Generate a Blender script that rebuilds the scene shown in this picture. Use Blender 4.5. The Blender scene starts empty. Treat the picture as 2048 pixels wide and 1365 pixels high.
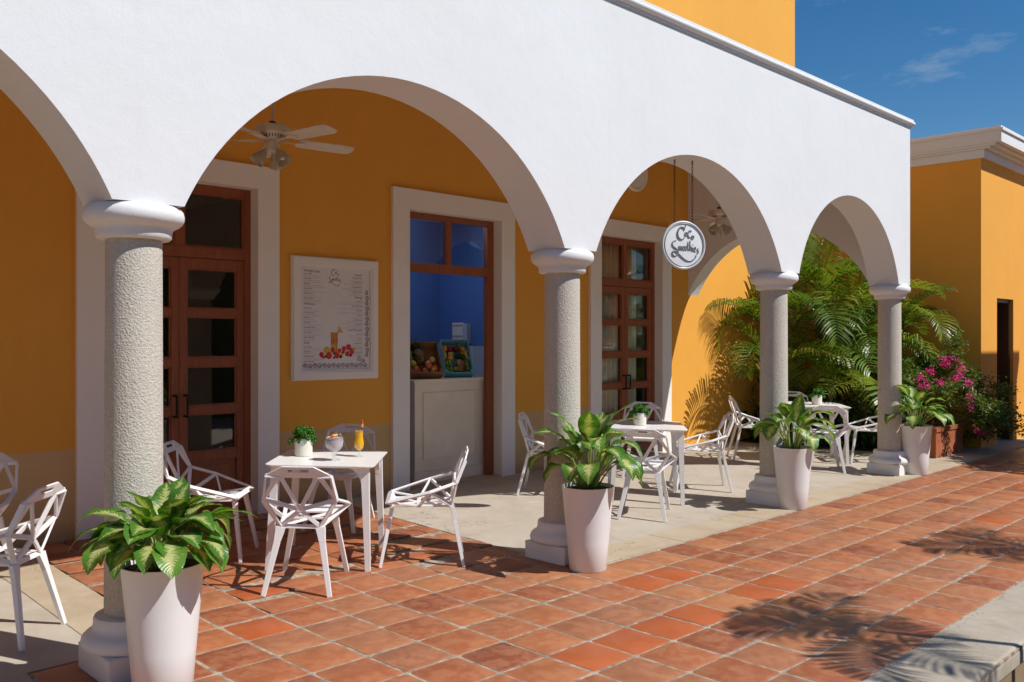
import bpy, bmesh, math, random
from mathutils import Vector, Matrix

random.seed(7)
SC = bpy.context.scene
COL = SC.collection
R = math.radians
V = Vector

# ------------------------------------------------------------------ camera
cam = bpy.data.cameras.new('camera')
cam.sensor_width = 36.0
cam.lens = 36.0 * 1779 / 2048
cam.shift_y = -2.5 / 2048
cam.clip_start = 0.05
cam.clip_end = 3000
cam_o = bpy.data.objects.new('camera', cam)
COL.objects.link(cam_o)
cam_o.location = (0, 0, 1.65)
cam_o.rotation_euler = (R(90), 0, R(45.2 - 90))
SC.camera = cam_o

# ------------------------------------------------------------------ sky and sun
SUN_EL, SUN_ROT = 49.0, 155.0          # rotation clockwise from +Y
world = bpy.data.worlds.new('World')
SC.world = world
world.use_nodes = True
wn, wl = world.node_tree.nodes, world.node_tree.links
bg = wn['Background']
sky = wn.new('ShaderNodeTexSky')
sky.sky_type = 'NISHITA'
sky.sun_disc = False
sky.sun_elevation = R(SUN_EL)
sky.sun_rotation = R(SUN_ROT)
sky.altitude = 0
sky.air_density = 1.0
sky.dust_density = 0.0
sky.ozone_density = 3.0
# thin wisps of cloud, the same all round the sky
tc = wn.new('ShaderNodeTexCoord')
mp = wn.new('ShaderNodeMapping'); mp.inputs['Scale'].default_value = (2.2, 2.2, 7.0)
mp.inputs['Location'].default_value = (7.3, 8.8, 0.3)
nz = wn.new('ShaderNodeTexNoise'); nz.inputs['Scale'].default_value = 2.6; nz.inputs['Detail'].default_value = 8
nz.inputs['Roughness'].default_value = 0.62
rp = wn.new('ShaderNodeValToRGB')
rp.color_ramp.elements[0].position = 0.60; rp.color_ramp.elements[0].color = (0, 0, 0, 1)
rp.color_ramp.elements[1].position = 0.92; rp.color_ramp.elements[1].color = (0.75, 0.75, 0.75, 1)
hs = wn.new('ShaderNodeHueSaturation'); hs.inputs['Saturation'].default_value = 1.34; hs.inputs['Value'].default_value = 1.06
mx = wn.new('ShaderNodeMix'); mx.data_type = 'RGBA'
mx.inputs['B'].default_value = (6.5, 7.0, 7.6, 1)
wl.new(tc.outputs['Generated'], mp.inputs[0]); wl.new(mp.outputs[0], nz.inputs['Vector'])
wl.new(nz.outputs['Fac'], rp.inputs[0]); wl.new(rp.outputs[0], mx.inputs['Factor'])
wl.new(sky.outputs[0], hs.inputs['Color']); wl.new(hs.outputs[0], mx.inputs['A'])
wl.new(mx.outputs['Result'], bg.inputs['Color'])
bg.inputs['Strength'].default_value = 0.078

sun = bpy.data.lights.new('sun', 'SUN')
sun.energy = 4.6
sun.angle = R(0.53)
sun.color = (1.0, 0.965, 0.915)
sun_o = bpy.data.objects.new('sun', sun)
COL.objects.link(sun_o)
sdir = V((math.sin(R(SUN_ROT)) * math.cos(R(SUN_EL)), math.cos(R(SUN_ROT)) * math.cos(R(SUN_EL)), math.sin(R(SUN_EL))))
sun_o.rotation_euler = sdir.to_track_quat('Z', 'Y').to_euler()
sun_o.location = (8, -12, 14)

SC.view_settings.view_transform = 'Standard'
SC.view_settings.look = 'None'
SC.view_settings.exposure = 0.12
SC.view_settings.gamma = 1.0
SC.view_settings.use_curve_mapping = False
SC.render.engine = 'CYCLES'
SC.cycles.use_denoising = True
SC.cycles.max_bounces = 12
SC.cycles.diffuse_bounces = 8
SC.cycles.glossy_bounces = 4
SC.cycles.transparent_max_bounces = 16
SC.cycles.sample_clamp_indirect = 4

# ------------------------------------------------------------------ node helpers
class NT:
    def __init__(s, name):
        s.m = bpy.data.materials.new(name)
        s.m.use_nodes = True
        s.t = s.m.node_tree
        s.n, s.l = s.t.nodes, s.t.links
        s.b = s.n['Principled BSDF']
        s.out = s.n['Material Output']
    def new(s, t, **kw):
        n = s.n.new(t)
        for k, v in kw.items():
            setattr(n, k, v)
        return n
    def link(s, a, b):
        s.l.new(a, b)
    def put(s, sock, v):
        if isinstance(v, bpy.types.NodeSocket):
            s.l.new(v, sock)
        else:
            sock.default_value = v
    def math(s, op, a, b=0.0, c=0.0, clamp=False):
        n = s.new('ShaderNodeMath', operation=op, use_clamp=clamp)
        for i, v in enumerate((a, b, c)):
            s.put(n.inputs[i], v)
        return n.outputs[0]
    def mix(s, f, a, b, blend='MIX'):
        n = s.new('ShaderNodeMix', data_type='RGBA', blend_type=blend)
        s.put(n.inputs['Factor'], f); s.put(n.inputs['A'], a); s.put(n.inputs['B'], b)
        return n.outputs['Result']
    def coord(s, which='Object', scale=(1, 1, 1)):
        tcn = s.new('ShaderNodeTexCoord')
        mpn = s.new('ShaderNodeMapping'); mpn.inputs['Scale'].default_value = scale
        s.link(tcn.outputs[which], mpn.inputs[0])
        return mpn.outputs[0]
    def noise(s, vec, scale, detail=4, rough=0.55, dist=0.0):
        n = s.new('ShaderNodeTexNoise')
        s.put(n.inputs['Vector'], vec)
        n.inputs['Scale'].default_value = scale; n.inputs['Detail'].default_value = detail
        n.inputs['Roughness'].default_value = rough; n.inputs['Distortion'].default_value = dist
        return n.outputs['Fac']
    def ramp(s, f, stops):
        n = s.new('ShaderNodeValToRGB')
        e = n.color_ramp.elements
        while len(e) < len(stops):
            e.new(0.5)
        for i, (p, c) in enumerate(stops):
            e[i].position = p
            e[i].color = c if len(c) == 4 else (*c, 1)
        s.put(n.inputs[0], f)
        return n.outputs[0]
    def bump(s, h, strength, dist, normal=None):
        n = s.new('ShaderNodeBump')
        n.inputs['Strength'].default_value = strength; n.inputs['Distance'].default_value = dist
        s.put(n.inputs['Height'], h)
        if normal is not None:
            s.link(normal, n.inputs['Normal'])
        return n.outputs[0]
    def set(s, **kw):
        for k, v in kw.items():
            s.put(s.b.inputs[k.replace('_', ' ')], v)
        return s

def rgb(*c):
    return (*c, 1)

def stucco(name, c1, c2, fine=90, strength=0.25, rough=0.85, coarse=1.1):
    t = NT(name)
    co = t.coord('Object')
    f = t.ramp(t.noise(co, coarse, 6, 0.6), [(0.32, (0, 0, 0)), (0.7, (1, 1, 1))])
    col = t.mix(f, rgb(*c1), rgb(*c2))
    st = t.noise(t.coord('Object', (5.0, 5.0, 0.35)), 1.0, 5, 0.7)
    col = t.mix(t.ramp(st, [(0.56, (0, 0, 0)), (0.8, (0.30, 0.30, 0.30))]), col, t.mix(0.25, col, rgb(0.42, 0.37, 0.30)))
    h1 = t.noise(co, fine, 4, 0.6)
    h2 = t.noise(co, 3.5, 5, 0.6)
    nb = t.bump(h2, 0.45, 0.012)
    nb = t.bump(h1, strength, 0.004, nb)
    t.set(Base_Color=col, Roughness=rough, Normal=nb)
    return t.m

def plain(name, c, rough=0.5, metal=0.0, var=0.06, spec=0.5, scale=8, bump=0.0, bscale=60):
    t = NT(name)
    co = t.coord('Object')
    n = t.noise(co, scale, 4, 0.6)
    f = t.ramp(n, [(0.35, (1 - var, 1 - var, 1 - var)), (0.68, (1 + var, 1 + var, 1 + var))])
    col = t.mix(1.0, rgb(*c), f, 'MULTIPLY')
    t.set(Base_Color=col, Roughness=rough, Metallic=metal)
    t.b.inputs['Specular IOR Level'].default_value = spec
    if bump:
        t.set(Normal=t.bump(t.noise(co, bscale, 4, 0.6), bump, 0.004))
    return t.m

M = {}
M['white'] = stucco('white_stucco', (0.735, 0.742, 0.752), (0.705, 0.710, 0.715), 110, 0.22)
M['trim'] = stucco('white_trim_paint', (0.87, 0.835, 0.79), (0.83, 0.79, 0.74), 80, 0.18, 0.7)
M['capital'] = stucco('white_limewash', (0.79, 0.79, 0.79), (0.73, 0.72, 0.71), 45, 0.4, 0.8)

def orange_mat(name, dado_z=None, world_z=False):
    t = NT(name)
    co = t.coord('Object')
    f = t.ramp(t.noise(co, 0.9, 6, 0.62), [(0.3, (0, 0, 0)), (0.72, (1, 1, 1))])
    col = t.mix(f, rgb(0.79, 0.375, 0.050), rgb(0.75, 0.345, 0.043))
    f2 = t.ramp(t.noise(co, 14, 4, 0.7), [(0.6, (0, 0, 0)), (0.85, (0.35, 0.35, 0.35))])
    col = t.mix(f2, col, rgb(0.80, 0.40, 0.07))
    if dado_z is not None:
        sep = t.new('ShaderNodeSeparateXYZ'); t.link(co, sep.inputs[0])
        z = t.math('ADD', sep.outputs[2], t.math('MULTIPLY', t.math('SUBTRACT', t.noise(co, 6, 3), 0.5), 0.012))
        m = t.math('MULTIPLY', t.math('LESS_THAN', z, dado_z), t.math('LESS_THAN', sep.outputs[0], 10.4))
        f3 = t.ramp(t.noise(co, 2.2, 6, 0.65), [(0.3, (0, 0, 0)), (0.75, (1, 1, 1))])
        tan = t.mix(f3, rgb(0.62, 0.42, 0.20), rgb(0.54, 0.36, 0.17))
        # splash dirt near the floor
        d = t.math('SUBTRACT', 1.0, t.math('MULTIPLY', t.math('SUBTRACT', z, 0.075), 6.0), clamp=True)
        d = t.math('MULTIPLY', d, t.noise(co, 9, 5, 0.7), clamp=True)
        tan = t.mix(d, tan, rgb(0.25, 0.18, 0.11))
        col = t.mix(m, col, tan)
    st = t.noise(t.coord('Object', (4.0, 4.0, 0.5)), 1.0, 6, 0.7)
    col = t.mix(t.ramp(st, [(0.52, (0, 0, 0)), (0.8, (0.55, 0.55, 0.55))]), col, t.mix(0.3, col, rgb(0.55, 0.27, 0.06)))
    nb = t.bump(t.noise(co, 3.5, 5, 0.6), 0.4, 0.012)
    nb = t.bump(t.noise(co, 85, 4, 0.6), 0.25, 0.004, nb)
    t.set(Base_Color=col, Roughness=0.85, Normal=nb)
    return t.m
M['orange_dado'] = orange_mat('ochre_wall_with_tan_dado', 0.787)
M['orange'] = orange_mat('ochre_wall')

def shaft_mat():
    t = NT('hammered_stone')
    co = t.coord('Object')
    v = t.new('ShaderNodeTexVoronoi'); v.inputs['Scale'].default_value = 95; t.link(co, v.inputs['Vector'])
    h = t.math('ADD', t.math('MULTIPLY', v.outputs['Distance'], 0.8), t.math('MULTIPLY', t.noise(co, 85, 5, 0.6, 0.4), 1.2))
    f = t.ramp(t.noise(co, 60, 5, 0.7), [(0.35, (0.46, 0.42, 0.355)), (0.65, (0.63, 0.58, 0.505))])
    f = t.mix(t.ramp(t.noise(co, 2.5, 4), [(0.4, (0, 0, 0)), (0.75, (0.5, 0.5, 0.5))]), f, rgb(0.50, 0.455, 0.385))
    t.set(Base_Color=f, Roughness=0.95, Normal=t.bump(h, 0.5, 0.008))
    return t.m
M['shaft'] = shaft_mat()

def tile_mat(name, clean=False):
    t = NT(name)
    info = t.new('ShaderNodeObjectInfo')
    rnd = info.outputs['Random']
    tcn = t.new('ShaderNodeTexCoord')
    off = t.new('ShaderNodeVectorMath', operation='ADD')
    comb = t.new('ShaderNodeCombineXYZ')
    t.link(t.math('MULTIPLY', rnd, 91.7), comb.inputs[0]); t.link(t.math('MULTIPLY', rnd, 37.1), comb.inputs[1])
    t.link(tcn.outputs['Object'], off.inputs[0]); t.link(comb.outputs[0], off.inputs[1])
    co = off.outputs[0]
    if clean:
        base = t.ramp(rnd, [(0.0, (0.46, 0.115, 0.036)), (1.0, (0.42, 0.10, 0.032))])
        wear = 0.25
    else:
        base = t.ramp(rnd, [(0.0, (0.25, 0.072, 0.036)), (0.22, (0.36, 0.112, 0.046)), (0.5, (0.41, 0.140, 0.056)),
                            (0.75, (0.32, 0.128, 0.068)), (1.0, (0.44, 0.172, 0.070))])
        wear = 0.85
    n1 = t.noise(co, 9, 8, 0.68, 0.25)
    patch = t.ramp(n1, [(0.44, (0, 0, 0)), (0.58, (wear, wear, wear))])
    col = t.mix(patch, base, t.mix(0.42, base, rgb(0.50, 0.235, 0.118)))
    n2 = t.noise(co, 16, 6, 0.7, 0.4)
    col = t.mix(t.ramp(n2, [(0.52, (0, 0, 0)), (0.68, (wear * 0.55,) * 3)]), col, rgb(0.28, 0.105, 0.052))
    n3 = t.noise(co, 70, 4, 0.7)
    col = t.mix(t.ramp(n3, [(0.68, (0, 0, 0)), (0.8, (0.5, 0.5, 0.5))]), col, rgb(0.48, 0.27, 0.16))
    # paler rubbed border of each tile
    sep = t.new('ShaderNodeSeparateXYZ'); t.link(tcn.outputs['Object'], sep.inputs[0])
    ax = t.math('ABSOLUTE', sep.outputs[0]); ay = t.math('ABSOLUTE', sep.outputs[1])
    e = t.math('ADD', t.math('MAXIMUM', ax, ay), t.math('MULTIPLY', t.math('SUBTRACT', t.noise(co, 22, 5, 0.7), 0.5), 0.05))
    ef = t.math('MULTIPLY', t.math('SUBTRACT', e, 0.138), 22, clamp=True)
    col = t.mix(t.math('MULTIPLY', ef, 0.25 if clean else 0.65), col, rgb(0.42, 0.225, 0.125))
    rough = t.ramp(n1, [(0.45, (0.42, 0.42, 0.42)), (0.55, (0.58, 0.58, 0.58))])
    if clean:
        rough = t.ramp(n1, [(0.4, (0.36, 0.36, 0.36)), (0.6, (0.45, 0.45, 0.45))])
    nb = t.bump(n1, 0.25, 0.004)
    nb = t.bump(n3, 0.12, 0.002, nb)
    t.set(Base_Color=col, Roughness=rough, Normal=nb)
    t.b.inputs['Specular IOR Level'].default_value = 0.4
    return t.m
M['tile'] = tile_mat('terracotta_tile')
M['tile_clean'] = tile_mat('terracotta_tile_new', True)

def concrete_mat(name, a, b, c):
    t = NT(name)
    co = t.coord('Object')
    n1 = t.noise(co, 1.4, 8, 0.66, 0.4)
    col = t.mix(t.ramp(n1, [(0.35, (0, 0, 0)), (0.66, (1, 1, 1))]), rgb(*a), rgb(*b))
    n2 = t.noise(co, 5, 6, 0.7)
    col = t.mix(t.ramp(n2, [(0.52, (0, 0, 0)), (0.75, (0.7, 0.7, 0.7))]), col, rgb(*c))
    n4 = t.noise(co, 2.6, 7, 0.72, 0.8)
    col = t.mix(t.ramp(n4, [(0.50, (0, 0, 0)), (0.74, (0.55, 0.55, 0.55))]), col, t.mix(0.5, col, rgb(0.22, 0.165, 0.105)))
    n3 = t.noise(co, 140, 3, 0.7)
    col = t.mix(t.ramp(n3, [(0.62, (0, 0, 0)), (0.75, (0.35, 0.35, 0.35))]), col, rgb(0.16, 0.14, 0.11))
    # hairline cracks
    v = t.new('ShaderNodeTexVoronoi', feature='DISTANCE_TO_EDGE'); v.inputs['Scale'].default_value = 0.55
    wob = t.new('ShaderNodeVectorMath', operation='ADD')
    nn = t.new('ShaderNodeTexNoise'); nn.inputs['Scale'].default_value = 2.5; nn.inputs['Detail'].default_value = 6
    t.link(co, nn.inputs['Vector']); t.link(co, wob.inputs[0]); t.link(nn.outputs['Color'], wob.inputs[1])
    t.link(wob.outputs[0], v.inputs['Vector'])
    cr = t.math('LESS_THAN', v.outputs['Distance'], 0.0022)
    col = t.mix(t.math('MULTIPLY', cr, 0.55), col, rgb(0.14, 0.12, 0.09))
    nb = t.bump(n2, 0.12, 0.006)
    nb = t.bump(n3, 0.2, 0.003, nb)
    t.set(Base_Color=col, Roughness=0.8, Normal=nb)
    return t.m
M['concrete'] = concrete_mat('gallery_concrete', (0.49, 0.43, 0.35), (0.42, 0.36, 0.285), (0.53, 0.47, 0.39))
M['edging'] = concrete_mat('concrete_edging', (0.49, 0.40, 0.285), (0.42, 0.325, 0.215), (0.52, 0.44, 0.33))
M['coping'] = concrete_mat('grey_coping', (0.46, 0.40, 0.32), (0.34, 0.29, 0.225), (0.50, 0.445, 0.37))
M['mortar'] = plain('mortar', (0.36, 0.292, 0.22), 0.95, var=0.45, scale=16, bump=0.6, bscale=120)
M['soil'] = plain('dark_soil', (0.055, 0.038, 0.024), 0.95, var=0.4, scale=9, bump=0.8, bscale=25)
M['bounce_stone'] = plain('pale_bounce_stone', (0.56, 0.46, 0.34), 0.8, var=0.12, scale=1.5, bump=0.2)
M['ground'] = plain('packed_earth', (0.22, 0.17, 0.11), 0.95, var=0.2, scale=2, bump=0.5, bscale=10)
M['tan_wall'] = stucco('tan_stucco', (0.30, 0.21, 0.12), (0.24, 0.16, 0.085), 60, 0.3)

def wood_mat():
    t = NT('varnished_wood')
    co = t.coord('Object', (18, 18, 1.2))
    n = t.noise(co, 3, 6, 0.65, 1.2)
    col = t.ramp(n, [(0.3, (0.21, 0.056, 0.019)), (0.55, (0.30, 0.088, 0.030)), (0.75, (0.36, 0.115, 0.042))])
    t.set(Base_Color=col, Roughness=0.42, Normal=t.bump(n, 0.08, 0.002))
    return t.m
M['wood'] = wood_mat()
M['dark_wood'] = plain('dark_door_paint', (0.06, 0.022, 0.012), 0.5)
M['lacquer'] = plain('white_powder_coat', (0.80, 0.79, 0.79), 0.38, var=0.02)
M['tabletop'] = plain('white_laminate', (0.82, 0.81, 0.80), 0.32, var=0.015)
M['pot'] = plain('white_glossy_planter', (0.77, 0.775, 0.775), 0.32, var=0.03, scale=3)
M['ceramic'] = plain('cream_ceramic', (0.74, 0.71, 0.62), 0.45, var=0.06, scale=14)
M['terracotta'] = plain('terracotta_pot', (0.40, 0.115, 0.04), 0.75, var=0.12, scale=6, bump=0.3)
M['fan_white'] = plain('cream_fan_paint', (0.66, 0.60, 0.52), 0.4, var=0.06)
M['black'] = plain('black_metal', (0.02, 0.018, 0.016), 0.4, 0.6)
M['chain'] = plain('rusty_dark_iron', (0.07, 0.045, 0.03), 0.6, 0.7, var=0.3, scale=60)
M['sign_white'] = plain('sign_white', (0.82, 0.83, 0.84), 0.4, var=0.02)
M['sign_grey'] = plain('sign_grey', (0.24, 0.27, 0.28), 0.35, 0.2, var=0.05)
M['sign_rim'] = plain('sign_rim', (0.62, 0.64, 0.65), 0.35, 0.1, var=0.04)
M['paper'] = plain('printed_sheet', (0.78, 0.75, 0.75), 0.5, var=0.015)
M['ink'] = plain('purple_grey_ink', (0.24, 0.18, 0.20), 0.7)
M['ink_light'] = plain('pale_ink', (0.52, 0.47, 0.47), 0.7)
M['ink_violet'] = plain('violet_ink', (0.20, 0.08, 0.17), 0.7)
M['counter'] = plain('cream_counter_paint', (0.88, 0.78, 0.62), 0.45, var=0.05, scale=4)
M['blue'] = stucco('blue_wall', (0.065, 0.165, 0.50), (0.058, 0.15, 0.45), 60, 0.15)
M['blue_tile'] = plain('pale_blue_tile', (0.40, 0.50, 0.64), 0.25, var=0.04)
M['room'] = plain('dim_room_plaster', (0.42, 0.36, 0.28), 0.8)
M['card'] = plain('brown_cardboard', (0.30, 0.145, 0.055), 0.8, var=0.12, scale=12)
M['card_blue'] = plain('light_blue_cardboard', (0.16, 0.42, 0.55), 0.6, var=0.06)
M['curtain'] = plain('cream_curtain', (0.86, 0.81, 0.70), 0.9, var=0.05)
M['pipe'] = plain('bark', (0.15, 0.105, 0.07), 0.9, var=0.3, scale=20, bump=0.6)
M['green_stem'] = plain('green_stem', (0.16, 0.22, 0.06), 0.5, var=0.2, scale=12)

def thin_glass(name, tint=(0.9, 0.93, 0.92), base=0.06, dark=0.0):
    t = NT(name)
    t.n.remove(t.b)
    tr = t.new('ShaderNodeBsdfTransparent'); tr.inputs[0].default_value = rgb(*tint)
    gl = t.new('ShaderNodeBsdfGlossy'); gl.inputs['Roughness'].default_value = 0.0
    gl.inputs[0].default_value = (1, 1, 1, 1)
    lw = t.new('ShaderNodeLayerWeight'); lw.inputs[0].default_value = 0.5
    f = t.math('ADD', t.math('MULTIPLY', t.math('POWER', lw.outputs['Facing'], 5.0), 0.9), base, clamp=True)
    ms = t.new('ShaderNodeMixShader')
    t.link(f, ms.inputs[0]); t.link(tr.outputs[0], ms.inputs[1]); t.link(gl.outputs[0], ms.inputs[2])
    t.link(ms.outputs[0], t.out.inputs[0])
    return t.m
M['pane'] = thin_glass('window_glass', (0.84, 0.86, 0.84), 0.05)
M['glass'] = thin_glass('drinking_glass', (0.93, 0.95, 0.94), 0.05)
t = NT('frosted_lamp_glass'); t.set(Base_Color=rgb(0.62, 0.55, 0.42), Roughness=0.5); t.b.inputs['Transmission Weight'].default_value = 0.35
M['shade'] = t.m

def leaf_shader(t, col, trans=0.28, rough=0.38, normal=None):
    t.set(Base_Color=col, Roughness=rough)
    if normal is not None:
        t.set(Normal=normal)
    tl = t.new('ShaderNodeBsdfTranslucent')
    tm = t.mix(1.0, col, rgb(1.5, 1.6, 0.6), 'MULTIPLY')
    t.link(tm, tl.inputs[0])
    ms = t.new('ShaderNodeMixShader'); ms.inputs[0].default_value = trans
    t.link(t.b.outputs[0], ms.inputs[1]); t.link(tl.outputs[0], ms.inputs[2])
    t.link(ms.outputs[0], t.out.inputs[0])
    return t.m

def dumbcane_mat():
    t = NT('variegated_leaf')
    uv = t.new('ShaderNodeUVMap')
    info = t.new('ShaderNodeObjectInfo')
    sep = t.new('ShaderNodeSeparateXYZ'); t.link(uv.outputs[0], sep.inputs[0])
    u, v = sep.outputs[0], sep.outputs[1]
    d = t.math('MULTIPLY', t.math('ABSOLUTE', t.math('SUBTRACT', u, 0.5)), 2.0)
    a = t.math('SUBTRACT', v, t.math('MULTIPLY', d, 0.16))
    cb = t.new('ShaderNodeCombineXYZ')
    t.link(t.math('MULTIPLY', a, 44.0), cb.inputs[0])
    side = t.math('MULTIPLY', t.math('GREATER_THAN', u, 0.5), 9.0)
    t.link(t.math('ADD', t.math('MULTIPLY', d, 1.6), side), cb.inputs[1])
    t.link(t.math('MULTIPLY', info.outputs['Random'], 40.0), cb.inputs[2])
    n = t.noise(cb.outputs[0], 1.0, 5, 0.7)
    # reach of the cream towards the margin: widest below the middle, fading at base and tip
    reach = t.math('MULTIPLY', t.math('SINE', t.math('MULTIPLY', t.math('POWER', v, 0.8), 3.1416)), 0.50)
    lim = t.math('ADD', reach, t.math('MULTIPLY', t.math('SUBTRACT', n, 0.50), 2.9))
    f = t.math('MULTIPLY', t.math('SUBTRACT', lim, d), 5.0, clamp=True)
    inner = t.math('MULTIPLY', f, t.math('SUBTRACT', 1.0, t.math('MULTIPLY', d, 0.35)), clamp=True)
    f = t.math('MULTIPLY', inner, t.math('LESS_THAN', d, 0.80))
    g = t.ramp(info.outputs['Random'], [(0, (0.05, 0.155, 0.014)), (0.5, (0.075, 0.205, 0.02)), (1, (0.11, 0.245, 0.024))])
    cream = t.mix(info.outputs['Random'], rgb(0.50, 0.52, 0.17), rgb(0.56, 0.55, 0.24))
    col = t.mix(f, g, cream)
    rib = t.math('LESS_THAN', d, 0.035)
    col = t.mix(t.math('MULTIPLY', rib, 0.75), col, rgb(0.42, 0.48, 0.17))
    vein = t.new('ShaderNodeTexWave', wave_type='BANDS', bands_direction='X')
    vc = t.new('ShaderNodeCombineXYZ'); t.link(t.math('MULTIPLY', a, 5.0), vc.inputs[0]); t.link(vc.outputs[0], vein.inputs['Vector'])
    vein.inputs['Scale'].default_value = 1.0
    nb = t.bump(vein.outputs['Fac'], 0.25, 0.004)
    return leaf_shader(t, col, 0.28, 0.36, nb)
M['dumbcane'] = dumbcane_mat()

def foliage_mat(name, stops, trans=0.3, rough=0.45, scale=5.0):
    t = NT(name)
    info = t.new('ShaderNodeObjectInfo')
    co = t.coord('Object')
    n = t.noise(co, scale, 3, 0.7)
    f = t.math('ADD', t.math('MULTIPLY', n, 0.75), t.math('MULTIPLY', info.outputs['Random'], 0.3), clamp=True)
    return leaf_shader(t, t.ramp(f, stops), trans, rough)
M['palm'] = foliage_mat('palm_leaf', [(0.28, (0.055, 0.11, 0.012)), (0.48, (0.13, 0.215, 0.024)), (0.68, (0.30, 0.33, 0.04))], 0.38, 0.38, 2.0)
M['rachis'] = plain('palm_rachis', (0.22, 0.24, 0.05), 0.5, var=0.2)
M['cane'] = plain('palm_cane', (0.22, 0.19, 0.09), 0.7, var=0.25, scale=14)
M['moss'] = foliage_mat('curly_herb', [(0.3, (0.035, 0.13, 0.008)), (0.55, (0.07, 0.23, 0.014)), (0.8, (0.13, 0.32, 0.03))], 0.3, 0.55, 30)
M['bougain'] = foliage_mat('bougainvillea_leaf', [(0.3, (0.07, 0.12, 0.016)), (0.55, (0.15, 0.22, 0.028)), (0.8, (0.30, 0.31, 0.045))], 0.35, 0.45, 6)
M['bract'] = foliage_mat('magenta_bract', [(0.3, (0.58, 0.03, 0.28)), (0.8, (0.78, 0.08, 0.45))], 0.35, 0.6, 8)
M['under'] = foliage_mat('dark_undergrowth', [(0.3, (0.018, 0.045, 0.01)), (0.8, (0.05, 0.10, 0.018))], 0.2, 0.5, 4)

def fruit(name, a, b, scale=9, rough=0.4, lo=0.4, hi=0.62):
    t = NT(name)
    co = t.coord('Object')
    info = t.new('ShaderNodeObjectInfo')
    add = t.new('ShaderNodeVectorMath', operation='ADD')
    cb = t.new('ShaderNodeCombineXYZ'); t.link(t.math('MULTIPLY', info.outputs['Random'], 30), cb.inputs[0])
    t.link(co, add.inputs[0]); t.link(cb.outputs[0], add.inputs[1])
    t.set(Base_Color=t.ramp(t.noise(add.outputs[0], scale, 3), [(lo, a), (hi, b)]), Roughness=rough)
    return t.m
M['lime'] = fruit('lime_skin', (0.10, 0.22, 0.02), (0.24, 0.34, 0.04))
M['mango'] = fruit('mango_skin', (0.62, 0.07, 0.04), (0.55, 0.42, 0.06), 7)
M['apple'] = fruit('yellow_apple', (0.62, 0.50, 0.07), (0.55, 0.55, 0.12))
M['orange_fruit'] = fruit('orange_peel', (0.70, 0.24, 0.02), (0.74, 0.32, 0.04))
M['red_apple'] = fruit('dark_red_apple', (0.10, 0.008, 0.01), (0.20, 0.015, 0.02))
M['banana'] = fruit('banana_skin', (0.68, 0.46, 0.04), (0.60, 0.40, 0.04))
M['papaya'] = fruit('papaya_skin', (0.70, 0.30, 0.03), (0.66, 0.40, 0.05))
M['smoothie'] = fruit('berry_smoothie', (0.46, 0.34, 0.40), (0.60, 0.48, 0.52), 90, 0.35, 0.38, 0.5)
M['juice'] = fruit('mango_juice', (0.86, 0.42, 0.01), (0.90, 0.47, 0.015), 12, 0.3)
M['berry'] = fruit('strawberry_red', (0.55, 0.02, 0.03), (0.65, 0.05, 0.04))
def pineapple_mat():
    t = NT('pineapple_rind')
    co = t.coord('Object')
    v = t.new('ShaderNodeTexVoronoi'); v.inputs['Scale'].default_value = 48; t.link(co, v.inputs['Vector'])
    col = t.ramp(v.outputs['Distance'], [(0.1, (0.40, 0.27, 0.09)), (0.5, (0.16, 0.085, 0.02)), (0.7, (0.05, 0.028, 0.008))])
    t.set(Base_Color=col, Roughness=0.6, Normal=t.bump(v.outputs['Distance'], -0.8, 0.006))
    t.b.inputs['Normal'].links
    return t.m
M['pineapple'] = pineapple_mat()

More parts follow.
